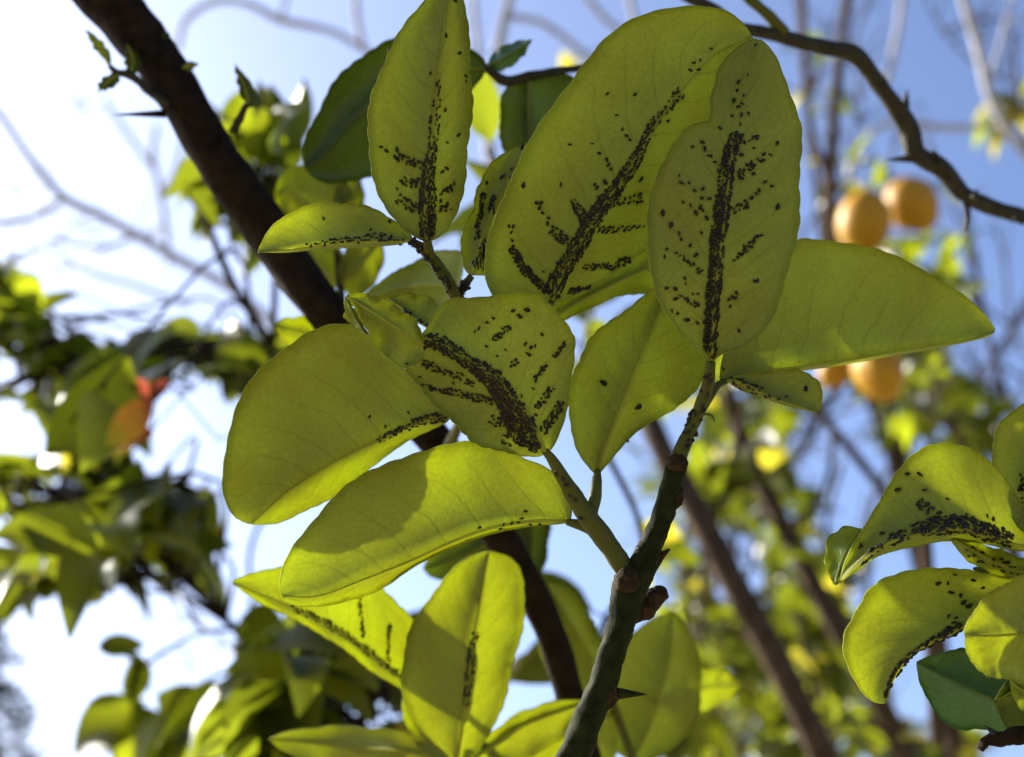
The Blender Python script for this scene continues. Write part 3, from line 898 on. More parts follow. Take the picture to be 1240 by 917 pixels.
KL = [('green', 5), ('dark', 7), ('yellow', .4)]
bush('leafy_branch', 'blurred leafy lemon branch crossing below the bare grey twigs', 'leafy branch',
     [[(-120, 520, 1.35, 9), (0, 475, 1.3, 6), (70, 440, 1.25, 6), (150, 448, 1.22, 5), (230, 415, 1.2, 5), (300, 420, 1.2, 4), (370, 395, 1.2, 4)], [(-80, 380, 1.4, 5), (10, 375, 1.38, 5), (60, 400, 1.35, 4)]],
     [[(-25, 300), (30, 300), (60, 400), (120, 420), (260, 400), (330, 400), (300, 460), (180, 480), (170, 540), (60, 570), (-25, 560)]], 240, (.042, .085, .16), KL, M_bark, SKY_L, 1,
     extra=[(186, 484, 224, 84, .84, 'orange'), (184, 522, 195, 74, .86, 'orange'), (160, 548, 160, 56, .87, 'yellow'), (205, 462, 215, 44, .9, 'red'), (150, 462, 340, 40, .92, 'red')])
bush('leafy_branch', 'blurred leafy branch below the orange leaf, dense with green leaves', 'leafy branch',
     [[(-140, 600, 1.4, 7), (-20, 590, 1.35, 7), (80, 600, 1.3, 6), (150, 640, 1.25, 6), (220, 700, 1.22, 5), (290, 765, 1.2, 4)], [(60, 600, 1.32, 5), (140, 590, 1.28, 4), (230, 610, 1.25, 4)], [(130, 670, 1.26, 3), (200, 705, 1.24, 3), (285, 760, 1.2, 3)]],
     [[(-25, 560), (130, 560), (170, 585), (260, 580), (275, 650), (240, 700), (200, 690), (150, 700), (120, 735), (30, 730), (-25, 640)]], 240, (.042, .085, .16), [('green', 5), ('dark', 6), ('yellow', .3)], M_bark, SKY_L, 2)
bush('leafy_branch', 'blurred leafy branch with drooping leaves under the long slanting leaf', 'leafy branch',
     [[(460, 1000, 1.1, 8), (410, 920, 1.1, 7), (350, 850, 1.12, 6), (310, 800, 1.15, 5), (280, 755, 1.18, 4)], [(240, 980, 1.2, 6), (200, 900, 1.2, 5), (160, 850, 1.2, 5), (165, 800, 1.2, 4), (120, 782, 1.2, 3)], [(480, 960, .95, 5), (440, 880, .95, 4), (470, 830, .95, 4)]],
     [[(265, 760), (330, 745), (400, 780), (490, 850), (480, 930), (270, 960), (200, 880), (190, 850), (270, 840)]], 210, (.05, .085, .08), KL, M_bark, SKY_L, 3,
     extra=[(118, 783, 5, 62, 1.2, 'green'), (165, 790, -95, 75, 1.2, 'green'), (180, 860, 200, 110, 1.19, 'green'), (175, 850, 215, 120, 1.22, 'dark'), (160, 855, -60, 80, 1.18, 'green'), (190, 840, -30, 90, 1.2, 'dark'), (150, 880, -75, 70, 1.18, 'green')])
bush('leafy_branch', 'blurred leafy twigs behind the upper part of the thick brown branch', 'leafy branch',
     [[(330, 420, 1.0, 5), (280, 340, 1.0, 5), (245, 260, 1.02, 4), (215, 220, 1.05, 3)], [(330, 420, 1.0, 4), (335, 250, 1.05, 4), (320, 170, 1.1, 3)]],
     [[(190, 205), (260, 200), (300, 290), (345, 340), (300, 350), (240, 325), (222, 260)], (325, 195, 26, 18)], 46, (.04, .06, .05), [('green', 3), ('dark', 8)], M_bark, SKY_L, 4)

# the centre gaps: leaves seen between the near ones
SKY_C = [
    [(655, 640), (700, 640), (760, 690), (745, 745), (720, 760), (690, 700), (650, 690)],
    [(600, 840), (640, 830), (680, 860), (650, 885), (605, 880)],
    [(455, 725), (500, 690), (530, 720), (510, 755)],
    [(560, 345), (590, 320), (590, 358), (565, 362)],
    [(440, 300), (500, 305), (470, 335), (440, 340)],
    [(425, 220), (460, 240), (475, 255), (425, 245)],
    [(668, 530), (700, 540), (690, 570)],
    [(730, 600), (790, 590), (770, 640), (740, 650)],
]
# right side: far lemon tree foliage
RB = [(1120, 380, 110, 95), (1090, 340, 70, 60), (1030, 470, 60, 60), (1150, 460, 60, 60), (900, 560, 65, 55), (870, 480, 40, 40), (930, 620, 50, 40)]
SKY_R = [
    [(985, 495), (1040, 480), (1060, 560), (1010, 600), (975, 560)],
    [(1185, 200), (1300, 200), (1300, 480), (1200, 470), (1150, 420), (1190, 330)],
    [(960, 100), (1250, 40), (1250, 210), (960, 200)],
    [(860, 660), (900, 640), (920, 720), (880, 740)],
    [(1060, 650), (1190, 650), (1180, 690), (1060, 700)],
    [(1090, 780), (1110, 800), (1120, 850), (1080, 850)],
    [(1020, 600), (1060, 580), (1060, 640), (1030, 660)],
]
bush('leafy_spray', 'blurred far foliage around the ripe lemons', 'foliage',
     [[(1240, 700, 2.6, 10), (1180, 560, 2.55, 9), (1120, 430, 2.5, 8), (1080, 330, 2.5, 6), (1060, 250, 2.5, 4)], [(1120, 430, 2.5, 6), (1040, 440, 2.5, 5), (960, 560, 2.4, 4), (890, 600, 2.4, 4)]],
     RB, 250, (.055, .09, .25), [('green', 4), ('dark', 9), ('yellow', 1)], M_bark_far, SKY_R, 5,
     extra=[(1022, 222, -150, 42, 2.3, 'dark'), (1060, 228, 80, 36, 2.3, 'dark'), (1140, 222, -30, 40, 2.35, 'dark')])
bush('leafy_spray', 'blurred far foliage with bright specks between the slanting brown trunks', 'foliage',
     [[(960, 1000, 2.4, 8), (930, 880, 2.4, 7), (900, 760, 2.4, 6), (880, 650, 2.4, 4)], [(930, 880, 2.4, 6), (990, 800, 2.45, 5), (1020, 720, 2.5, 4)], [(1100, 1000, 2.4, 6), (1060, 880, 2.4, 5)]],
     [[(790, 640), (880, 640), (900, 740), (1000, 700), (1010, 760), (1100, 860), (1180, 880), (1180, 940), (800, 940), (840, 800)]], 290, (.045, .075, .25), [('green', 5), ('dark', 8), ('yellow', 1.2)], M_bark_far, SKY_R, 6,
     extra=[(775, 640, -10, 55, 1.6, 'yellow'), (800, 660, -20, 50, 1.6, 'green'), (760, 690, -30, 45, 1.6, 'green')])
bush('leafy_spray', 'small blurred yellowish leaf sprays hanging from the far bare stems', 'foliage',
     [[(1000, 330, 2.6, 4), (985, 200, 2.6, 4), (970, 60, 2.6, 3), (965, -40, 2.6, 3)], [(1260, 230, 2.6, 3), (1236, 140, 2.6, 3), (1225, 40, 2.6, 3)]],
     [(1000, 20, 45, 28), (985, 110, 28, 28), (1030, 210, 35, 20), (1232, 140, 16, 14), (1190, 510, 20, 16), (600, 150, 25, 45)], 44, (.05, .085, .1), [('green', 4), ('dark', 2), ('yellow', 4)], M_bark_far, (), 7)
bush('leafy_spray', 'blurred leaves filling the gaps between the sharp central leaves', 'foliage',
     [[(700, 900, .95, 5), (740, 780, .95, 4), (780, 660, .95, 4), (720, 520, .95, 4), (640, 340, .95, 3)]],
     [(700, 400, 30, 20), (740, 740, 40, 40), (705, 770, 30, 40), (590, 200, 14, 30)], 22, (.045, .07, .04), [('green', 5), ('dark', 3), ('yellow', 2)], M_twig, SKY_C, 8)

bush('leafy_spray', 'farthest blurred olive foliage filling the gaps beside the wide slanting trunk', 'foliage',
     [[(900, 1020, 3.2, 7), (880, 860, 3.2, 6), (860, 700, 3.2, 5), (880, 560, 3.2, 4)], [(1080, 1000, 3.3, 6), (1060, 800, 3.3, 5), (1050, 640, 3.3, 4), (1090, 540, 3.3, 4)]],
     [[(780, 480), (960, 470), (1000, 620), (1010, 940), (790, 940), (820, 760), (770, 640)], [(1000, 500), (1200, 480), (1200, 640), (1060, 650), (1100, 780), (1190, 880), (1190, 940), (1000, 940)]], 295, (.055, .09, .3), [('green', 5), ('dark', 8), ('yellow', 1)], M_bark_far, SKY_R, 9)

bush('leafy_spray', 'blurred dark sprays of small leaves just behind the dark thorny stem', 'foliage',
     [[(880, 1000, 1.9, 5), (860, 840, 1.9, 5), (850, 700, 1.9, 4), (880, 580, 1.9, 4), (900, 500, 1.9, 3)], [(1010, 1000, 2.0, 5), (990, 860, 2.0, 4), (960, 720, 2.0, 4)], [(1250, 620, 2.0, 4), (1170, 540, 2.0, 4), (1110, 480, 2.0, 3)]],
     [(890, 545, 70, 55), (845, 610, 35, 40), (945, 690, 55, 50), (850, 850, 60, 70), (1000, 860, 90, 60), (1150, 495, 80, 50), (930, 800, 60, 50), (1170, 350, 50, 40), (1110, 880, 60, 40)], 240, (.04, .068, .12), [('green', 5), ('dark', 8), ('yellow', .8)], M_bark_far, SKY_R, 12)

# ------------------------------------------------------------------ far stems and trunks on the right
def stem_thing(name, label, cat, pts, mat, rough=.05, group=None, side=()):
    t = thing(name, label, cat, P(*pts[0][:3]), group)
    tube_px('bark', pts, mat, t, seg=12, rough=rough, step=50)
    for s in side:
        tube_px('side_twig', s, mat, t, seg=8, rough=rough)
    return t


stem_thing('bare_tree', 'wide brown slanting trunk rising beside the dark thorny stem', 'trunk', [(1040, 1010, 1.5, 18), (985, 890, 1.5, 17), (930, 780, 1.52, 17), (875, 680, 1.55, 17), (832, 600, 1.58, 16), (800, 540, 1.6, 15), (770, 470, 1.65, 14)], M_bark_far)
stem_thing('bare_tree', 'brown slanting trunk passing behind the crescent-curled leaf', 'trunk', [(1130, 1010, 1.9, 15), (1080, 880, 1.9, 14), (1020, 770, 1.9, 13), (960, 660, 1.95, 12), (910, 560, 2.0, 11), (880, 470, 2.0, 10)], M_bark_far)
stem_thing('bare_tree', 'dark stem rising behind the lemons to the thin bare shoots', 'trunk', [(1170, 1000, 2.1, 13), (1140, 800, 2.1, 12), (1115, 680, 2.1, 12), (1090, 570, 2.15, 12), (1060, 480, 2.2, 12), (1035, 400, 2.2, 11), (1008, 300, 2.2, 9), (1005, 220, 2.2, 8), (1012, 120, 2.2, 7), (1030, -20, 2.2, 6)], M_bark_far,
           side=[[(1012, 230, 2.2, 6), (985, 170, 2.2, 5), (975, 90, 2.2, 5), (972, -20, 2.2, 4)]])
stem_thing('bare_shoot', 'thin bare stem forking beside the crooked thorny branch', 'stem', [(1070, 110, 2.4, 5), (1085, 50, 2.4, 4), (1095, -20, 2.4, 4)], M_haze_grey)
stem_thing('bare_shoot', 'sunlit pale bare stem curving down across the blue sky', 'stem', [(1160, -20, 2.0, 5), (1185, 60, 2.0, 6), (1200, 120, 2.0, 6), (1230, 170, 2.0, 6), (1290, 240, 2.0, 6)], M_haze_grey, side=[[(1195, 110, 2.0, 3), (1215, 40, 2.0, 3), (1230, -20, 2.0, 3)]])
stem_thing('bare_shoot', 'thin horizontal bare twig meeting the pale curved stem', 'stem', [(1215, 152, 2.05, 4), (1150, 155, 2.05, 4), (1090, 148, 2.05, 4), (1050, 160, 2.05, 3)], M_haze_grey)
stem_thing('bare_shoot', 'thin dark stems criss-crossing right of the lemons', 'stem', [(1260, 560, 2.3, 4), (1215, 470, 2.3, 4), (1190, 380, 2.3, 4), (1180, 300, 2.3, 3)], M_bark_far, side=[[(1205, 430, 2.3, 3), (1235, 380, 2.3, 3), (1260, 350, 2.3, 2)], [(1190, 380, 2.3, 3), (1150, 330, 2.3, 2)], [(1215, 470, 2.3, 3), (1180, 520, 2.3, 3), (1150, 610, 2.3, 3)], [(1260, 470, 2.3, 2), (1200, 440, 2.3, 2), (1165, 470, 2.3, 2)]])
stem_thing('bare_shoot', 'thin brown stem slanting up behind the small curled leaf', 'stem', [(1090, 620, 1.8, 6), (1030, 545, 1.8, 6), (985, 490, 1.8, 5), (950, 440, 1.8, 5)], M_bark_far, side=[[(960, 640, 1.8, 5), (1000, 590, 1.8, 4), (1010, 520, 1.8, 4)]])
stem_thing('bare_shoot', 'short dark upright stem under the arched sunlit leaf', 'stem', [(1135, 900, 1.3, 9), (1128, 780, 1.3, 9), (1121, 660, 1.3, 8), (1118, 600, 1.3, 8)], M_bark_far)
stem_thing('bare_shoot', 'thin upright stems between the slanting trunks', 'stem', [(860, 960, 2.2, 4), (850, 820, 2.2, 4), (830, 700, 2.2, 4), (835, 600, 2.2, 3)], M_bark_far, side=[[(850, 820, 2.2, 3), (885, 740, 2.2, 3), (890, 640, 2.2, 3)], [(900, 960, 2.2, 4), (895, 860, 2.2, 4), (870, 760, 2.2, 3)], [(1010, 720, 2.2, 3), (1000, 640, 2.2, 3), (1020, 560, 2.2, 3)]])
# pale bare twigs on the left and at the top, far off
stem_thing('bare_twig', 'pale blue-grey bare twig slanting down across the bright sky beside the thick branch', 'twig', [(-60, 80, 2.2, 4), (0, 140, 2.2, 4.5), (35, 190, 2.2, 5), (78, 240, 2.2, 6), (130, 265, 2.2, 6), (200, 305, 2.2, 6), (280, 350, 2.2, 6), (340, 400, 2.2, 6)], M_haze_grey, side=[[(78, 240, 2.2, 4), (35, 265, 2.2, 4.5), (-30, 272, 2.2, 5)], [(165, 285, 2.2, 3), (120, 300, 2.2, 3), (60, 290, 2.2, 2)], [(60, 300, 2.2, 2), (110, 330, 2.2, 3), (160, 345, 2.2, 3), (230, 370, 2.2, 3)]])
stem_thing('bare_twig', 'pale arching twig over the thick brown branch', 'twig', [(215, 60, 2.0, 3.5), (225, 25, 2.0, 4), (260, 2, 2.0, 4), (300, 5, 2.0, 4), (340, 24, 2.0, 5), (400, 38, 2.0, 4), (450, 65, 2.0, 4)], M_haze_grey, side=[[(340, 24, 2.0, 3), (352, -20, 2.0, 3)], [(440, 60, 2.0, 4), (432, 20, 2.0, 4), (430, -20, 2.0, 4)]])
stem_thing('bare_twig', 'faint thin bare shoots rising left of the thick brown branch', 'twig', [(205, 320, 2.6, 4), (195, 240, 2.6, 4), (185, 190, 2.6, 4), (190, 150, 2.6, 3)], M_haze_grey, side=[[(190, 210, 2.6, 3), (160, 170, 2.6, 3), (125, 120, 2.6, 3)], [(195, 240, 2.6, 3), (215, 200, 2.6, 3), (225, 150, 2.6, 2)]])
stem_thing('bare_twig', 'blurred grey bare twigs between the tall narrow leaf and the largest leaf', 'twig', [(590, 330, 1.8, 6), (598, 240, 1.8, 7), (590, 150, 1.8, 7), (597, 90, 1.8, 7), (612, 20, 1.8, 6), (625, -30, 1.8, 5)], M_haze_grey, side=[[(580, 70, 1.8, 4), (575, 20, 1.8, 4), (570, -30, 1.8, 4)], [(618, 20, 1.8, 4), (660, 30, 1.8, 4), (720, 75, 1.8, 4)], [(690, -30, 1.8, 4), (730, 20, 1.8, 4), (770, 50, 1.8, 4)], [(755, -30, 1.8, 4), (765, 10, 1.8, 4), (775, 45, 1.8, 4)]])
stem_thing('bare_twig', 'curved thin dark twig in the sky gap beside the half-shaded leaf', 'twig', [(300, 770, 1.4, 3), (305, 720, 1.4, 3), (302, 680, 1.4, 3), (312, 640, 1.4, 3), (345, 600, 1.4, 3)], M_bark_far)

def tangle(label, seeds, mat, d, seed, n=5, length=150):
    rr = np.random.default_rng(seed)
    t = thing('bare_twig', label, 'twig', P(*seeds[0][:2], d))
    for x, y, a, r in seeds:
        pts = []
        a = math.radians(a)
        for k in range(6):
            pts.append((x, y, d + rr.normal(0, .05), r * (1 - .1 * k)))
            a += rr.normal(0, .16)
            x += length / 4 * math.cos(a)
            y -= length / 4 * math.sin(a)
        tube_px('branch', pts, mat, t, seg=7, rough=.05)
        for j in range(n):
            p = pts[int(rr.integers(1, 5))]
            b = a + rr.choice([-1, 1]) * rr.uniform(.4, 1.1)
            q = [p]
            for k in range(3):
                q.append((q[-1][0] + length / 6 * math.cos(b), q[-1][1] - length / 6 * math.sin(b), q[-1][2], p[3] * (.6 - .12 * k)))
                b += rr.normal(0, .25)
            tube_px('side_twig', q, mat, t, seg=6, rough=.05)


tangle('tangle of thin dark twigs in the sky below the broad folded leaf tip', [(1250, 640, 110, 3), (1215, 600, 80, 2.5), (1120, 620, 75, 2.5), (1260, 520, 140, 2.5), (1190, 640, 100, 3), (1240, 430, 120, 2.5), (1150, 520, 60, 2.5)], M_bark_far, 2.8, 1)
tangle('tangle of thin grey twigs around the far bare shoots above the lemons', [(960, 330, 85, 3), (1060, 330, 95, 3), (1010, 260, 75, 2.5), (1140, 40, 30, 2.5), (980, 180, 95, 3), (1040, 120, 80, 2.5), (1180, 330, 110, 2.5), (1250, 110, 150, 2.5)], M_bark_far, 2.9, 2)
tangle('fine pale bare twigs against the bright sky left of the thick branch', [(-20, 220, 5, 2.5), (-20, 60, -40, 2.2), (60, 330, 25, 2.5), (-20, 330, 12, 2.5)], M_haze_grey, 2.5, 3, n=4, length=130)
tangle('fine dark twigs in the bright gap above the drooping leaf', [(290, 800, 130, 2.5), (200, 760, 30, 2), (240, 830, 110, 2)], M_haze_grey, 2.0, 4, n=3, length=90)
tangle('thin upright twigs between the slanting trunks and the crescent-curled leaf', [(990, 930, 95, 4), (1010, 760, 80, 3), (900, 720, 80, 3), (955, 900, 75, 3)], M_bark_far, 2.4, 5, n=4, length=170)

# ------------------------------------------------------------------ lemons
def lemon(x, y, d, rx, ry, tilt, label):
    t = thing('lemon', label, 'lemon', P(x, y, d), 'ripe lemons')
    V, F = [], []
    nr, ns = 18, 20
    for i in range(nr):
        a = math.pi * (i + .02) / (nr - 1 + .04)
        z = -math.cos(a)
        r = math.sin(a) ** 0.85
        nip = 0.16 * math.exp(-((z - 1) / .12) ** 2) - 0.05 * math.exp(-((z + 1) / .12) ** 2)
        for k in range(ns):
            b = 2 * math.pi * k / ns
            V.append(P(x, y, d) + (RIGHT * (r * math.cos(b) * rx) + FWD * (r * math.sin(b) * rx) + UP * (-(z + nip) * ry)) * PXW * d)
    for i in range(nr - 1):
        for k in range(ns):
            k2 = (k + 1) % ns
            F.append((i * ns + k, i * ns + k2, (i + 1) * ns + k2, (i + 1) * ns + k))
    c = P(x, y, d)
    R = Matrix.Rotation(math.radians(tilt), 3, Vector(FWD))
    V = [c + np.array(R @ Vector(v - c)) for v in V]
    make_mesh('fruit', V, F, M_lemon, t)
    a = c + np.array(R @ Vector(UP * ry * .97 * PXW * d))
    b = c + np.array(R @ Vector(UP * ry * 1.06 * PXW * d))
    e = c + np.array(R @ Vector(UP * ry * 1.5 * PXW * d))
    v, f = tube_data([a, b], [rx * .2 * PXW * d, rx * .14 * PXW * d], seg=8, step=4)
    make_mesh('calyx', v, f, M_calyx, t)
    v, f = tube_data([b, e], [rx * .08 * PXW * d, rx * .06 * PXW * d], seg=6, step=4)
    make_mesh('stalk', v, f, M_twig, t)


lemon(1047, 269, 2.15, 33, 37, 8, 'larger of the two ripe lemons hanging side by side')
lemon(1104, 247, 2.22, 32, 33, -40, 'smaller ripe lemon overlapped by its larger neighbour')
lemon(1064, 447, 1.62, 42, 27, 70, 'ripe lemon half hidden under the broad folded leaf')
lemon(1010, 449, 1.66, 20, 20, 20, 'orange-yellow lemon peeping out beside the half hidden lemon')

# ------------------------------------------------------------------ far conifer at the left edge
ct = thing('conifer_tree', 'far dark conifer with its bough tips reaching into the bright sky', 'tree', P(-125, 1400, 16.0) * np.array([1, 1, 0]))
b0 = ROOT[ct.name]
topz = P(-125, 690, 16.0)[2]
v, f = tube_data([b0, b0 + np.array([0, 0, topz * .5]), b0 + np.array([0, 0, topz])], [.22, .14, .03], seg=10, step=20)
make_mesh('trunk', v, f, M_bark_far, ct)
rr = np.random.default_rng(5)
V, F = [], []
for k in range(70):
    h = topz * (0.35 + 0.63 * k / 70)
    ln = (topz - h) * .55 + .3
    a = k * 2.4
    dr = np.array([math.cos(a), math.sin(a), -.15])
    for j in range(46):
        u = rr.uniform(.12, 1)
        c = b0 + np.array([0, 0, h]) + dr * ln * u + rr.normal(0, .05 + .05 * u, 3)
        q = unit(dr + rr.normal(0, .6, 3)) * .2
        s = unit(np.cross(q, rr.normal(0, 1, 3))) * .045
        o = len(V)
        V += [c - s, c + s, c + q]
        F.append((o, o + 1, o + 2))
o = make_mesh('crown', V, F, M_conifer, ct, smooth=False)
o['kind'] = 'stuff'

# ------------------------------------------------------------------ unseen canopy added sunward to shade the near shoots, gaps left for sun patches
LIT = [(335, 280, .462), (355, 265, .466), (365, 280, .462), (325, 292, .458), (335, 280, .457), (355, 268, .458), (345, 290, .457), (575, 570, .465), (550, 600, .466), (520, 640, .468), (490, 660, .469), (470, 690, .47), (600, 600, .465), (580, 625, .465), (620, 570, .463), (540, 650, .467),
       (580, 860, .55), (615, 800, .548), (600, 830, .55), (625, 770, .547), (520, 880, .575), (540, 900, .57), (510, 870, .578), (555, 880, .55),
       (1232, 540, .45), (1170, 590, .435), (1130, 570, .435), (1215, 520, .45), (1240, 520, .452), (1230, 500, .454), (1222, 560, .446), (1250, 560, .446), (1090, 620, .435), (1060, 800, .45), (1085, 810, .45), (1050, 760, .45), (480, 790, .56), (450, 740, .555), (470, 770, .56), (430, 730, .555), (1200, 610, .437), (1100, 590, .435), (1150, 560, .435), (1240, 590, .44), (1225, 505, .45)]
sv = SUN
su = unit(np.cross(sv, np.array([0, 0, 1.0])))
sw = np.cross(su, sv)
lit2 = [((P(*q) - CAM) @ su, (P(*q) - CAM) @ sw) for q in LIT]
dark = []
for x0 in range(300, 1260, 50):
    for y0 in range(-20, 640, 50):
        dark.append((x0, y0, .46))
for q in ((600, 690), (560, 700), (580, 720), (540, 740), (610, 730), (520, 770), (560, 760), (500, 800), (590, 680)):
    dark.insert(0, (*q, .548))
for q in ((790, 820), (770, 860), (810, 780), (830, 850), (800, 900), (760, 820), (690, 760), (670, 740)):
    dark.insert(0, (*q, .64))
for q in ((300, 500), (340, 560), (360, 450), (300, 600), (620, 700), (560, 720), (590, 690), (600, 740), (380, 660), (1220, 770), (1240, 740), (1190, 760), (1150, 850), (1180, 870), (740, 800), (760, 750), (720, 860), (780, 700)):
    dark.append((*q, .47))
ov = thing('unseen_shade_branch', 'unseen leafy branch added overhead, its leaves placed to shade the sharp leaves', 'leafy branch', P(700, 300, .46) + sv * 1.22 + sw * .75 + su * .1)
cpt = P(700, 300, .46) + sv * 1.02
spine = [cpt + sw * .75 + su * .1 + sv * .2, cpt + sw * .45 + su * .03 + sv * .08, cpt + sw * .2, cpt + sw * .02 + su * .02]

v, f = tube_data(spine, [.014, .011, .008, .004], seg=10, rough=.06)
make_mesh('branch', v, f, M_bark, ov)
sp = resample(spine, 30)
rr = np.random.default_rng(3)
stalks = []
cnt = 0
rr.shuffle(dark)
dark.sort(key=lambda q: q[2] < .54)
for q in dark:
    for rep in range(3):
        if cnt > 290:
            break
        s = rr.uniform(.95, 1.15)
        c = P(*q) + sv * s + su * rr.normal(0, .006) + sw * rr.normal(0, .006)
        cu, cw = (c - CAM) @ su, (c - CAM) @ sw
        if rep and rr.uniform() < .45:
            continue
        px, py, dd = proj(c)
        if py > -70 and px > -90:
            continue
        a = rr.uniform(0, 6.28)
        out = unit(su * math.cos(a) + sw * math.sin(a) + sv * rr.normal(0, .15))
        sz = rr.uniform(.05, .07)
        base = c - out * sz * .5
        nrm = unit(sv + rr.normal(0, .25, 3))
        ou, ow = out @ su, out @ sw
        nn = math.hypot(ou, ow)
        bu, bw = (base - CAM) @ su, (base - CAM) @ sw
        if any(-.005 < (a - bu) * ou / nn + (b - bw) * ow / nn < sz * nn + .005 and abs(-(a - bu) * ow / nn + (b - bw) * ou / nn) < sz * .29 + .004 for a, b in lit2):
            continue
        put_leaf(ov, leaf_frame(base, out, nrm, sz), ('green', 'dark')[int(rr.uniform() < .5)], rr)
        near = sp[np.argmin(np.linalg.norm(sp - base, axis=1))]
        stalks.append(tube_data([near, near * .5 + base * .5 + np.array([0, 0, .02]), base], [.0013, .0009, .0005], seg=5, step=6))
        cnt += 1
v, f = join_data(stalks)
o = make_mesh('stalk', v, f, M_twig, ov)
o['kind'] = 'stuff'

# ------------------------------------------------------------------ aphids
def aphid_data(kind):
    """unit length along +Y, belly at z=0: pear-shaped body, head, legs, feelers, tail tubes"""
    V, F = [], []
    prof = [(-.5, .03, .16), (-.44, .17, .17), (-.32, .27, .20), (-.15, .32, .22), (.04, .29, .21), (.18, .21, .18), (.27, .17, .16), (.34, .19, .15), (.42, .14, .14), (.48, .04, .13)]
    if kind == 'slim':
        prof = [(y, r * .68, z * .85) for y, r, z in prof]
    seg = 8
    for y, r, z in prof:
        for k in range(seg):
            a = 2 * math.pi * k / seg
            V.append((r * math.cos(a), y, z + .82 * r * math.sin(a)))
    for i in range(len(prof) - 1):
        for k in range(seg):
            k2 = (k + 1) % seg
            F.append((i * seg + k, i * seg + k2, (i + 1) * seg + k2, (i + 1) * seg + k))
    F.append(tuple(range(seg))[::-1])
    F.append(tuple((len(prof) - 1) * seg + k for k in range(seg)))

    def spike(pts, r):
        o = len(V)
        n = len(pts)
        for i, p in enumerate(pts):
            rr_ = r * (1 - .5 * i / (n - 1))
            for k in range(3):
                a = 2.1 * k
                V.append((p[0] + rr_ * math.cos(a), p[1] + rr_ * math.sin(a), p[2] + rr_ * .5))
        for i in range(n - 1):
            for k in range(3):
                k2 = (k + 1) % 3
                F.append((o + i * 3 + k, o + i * 3 + k2, o + (i + 1) * 3 + k2, o + (i + 1) * 3 + k))
    for s in (-1, 1):
        for y0, dy in ((.22, .22), (.12, -.02), (.02, -.3)):
            spike([(s * .15, y0, .14), (s * .38, y0 + dy * .5, .24), (s * .55, y0 + dy, .0)], .022)
        spike([(s * .08, .44, .18), (s * .2, .62, .24), (s * .27, .86, .16)], .016)
        spike([(s * .15, -.36, .28), (s * .2, -.54, .3)], .03)
    return V, F


AD = {k: aphid_data(k) for k in ('plump', 'slim')}


def aphid_mesh(kind, mat):
    me = bpy.data.meshes.new('aphid')
    V, F = AD[kind]
    me.from_pydata(V, [], F)
    me.materials.append(mat)
    me.polygons.foreach_set('use_smooth', [True] * len(F))
    return me


AM = {('plump', 0): aphid_mesh('plump', M_aphid), ('slim', 0): aphid_mesh('slim', M_aphid), ('plump', 1): aphid_mesh('plump', M_aphid_black), ('slim', 1): aphid_mesh('slim', M_aphid_black)}
PLACED = []      # (priority, key, matrix, kind, black, sizepx)
ar = np.random.default_rng(21)


def put_aphid(key, x, y, ang, ln, black=0, pr=0.0, slim=None, role=''):
    """ln: body length in photo pixels; sits on the surface seen at that pixel"""
    dirv = Vector(unit(P(x, y, 1.0) - CAM))
    hit, nrm, idx, dist = NEAR[key].ray_cast(Vector(CAM), dirv, 3.0)
    if hit is None:
        hit, nrm, idx, dist = NEAR[key].find_nearest(Vector(P(x, y, .455)), .2)
        px, py, dd = proj(hit)
        if math.hypot(px - x, py - y) > 9:
            return
    if nrm.dot(dirv) > 0:
        nrm = -nrm
    d = proj(hit)[2]
    a = math.radians(ang)
    f = Vector(RIGHT * math.cos(a) + UP * math.sin(a))
    f = (f - nrm * f.dot(nrm))
    if f.length < .05:
        f = nrm.orthogonal()
    f.normalize()
    xx = f.cross(nrm).normalized()
    sz = ln * .80 * PXW * d
    M = Matrix((xx, f, nrm)).transposed().to_4x4()
    wob = Matrix.Diagonal((ar.uniform(.85, 1.1), 1, ar.uniform(.8, 1.1), 1))
    kind = 'slim' if (slim if slim is not None else ar.uniform() < .35) else 'plump'
    mat = Matrix.Translation(hit + nrm * .00012) @ M @ wob @ Matrix.Diagonal((sz, sz, sz, 1))
    PLACED.append((pr + ln * .1 + ar.uniform(0, .3), key, mat, kind, black, role))


def band(key, pts, wid, n, ln=(6.5, 9.5), mind=4.0, pr=0.0):
    """aphids crowded along a vein"""
    pts = np.asarray(pts, float)
    if pr < .5:
        wid = np.asarray(wid, float) * .86
    wid = np.asarray(wid if hasattr(wid, '__len__') else [wid] * len(pts), float)
    if len(wid) != len(pts):
        wid = np.interp(np.linspace(0, 1, len(pts)), np.linspace(0, 1, len(wid)), wid)
    c = resample(np.column_stack([pts, wid]), 80)
    dense = pr < .5
    mind *= .74 if dense else .95
    n = int(n * (1.7 if dense else 1.0))
    got = []
    for q in range(n * 16):
        if len(got) >= n:
            break
        i = int(ar.integers(80))
        tn = unit(c[min(i + 1, 79), :2] - c[max(i - 1, 0), :2])
        off = ar.uniform(-1, 1) * c[i, 2]
        x, y = c[i, 0] - tn[1] * off, c[i, 1] + tn[0] * off
        if any((x - a) ** 2 + (y - b) ** 2 < mind ** 2 for a, b in got):
            continue
        got.append((x, y))
        base = math.degrees(math.atan2(-tn[1], tn[0]))
        put_aphid(key, x, y, base + ar.normal(0, 42) + (180 if ar.uniform() < .5 else 0), ar.uniform(*ln) * (ar.uniform(.62, .85) if ar.uniform() < .4 else ar.uniform(.9, 1.12)), 0, pr, role='lined up ' if pr >= .6 else 'crowded ')


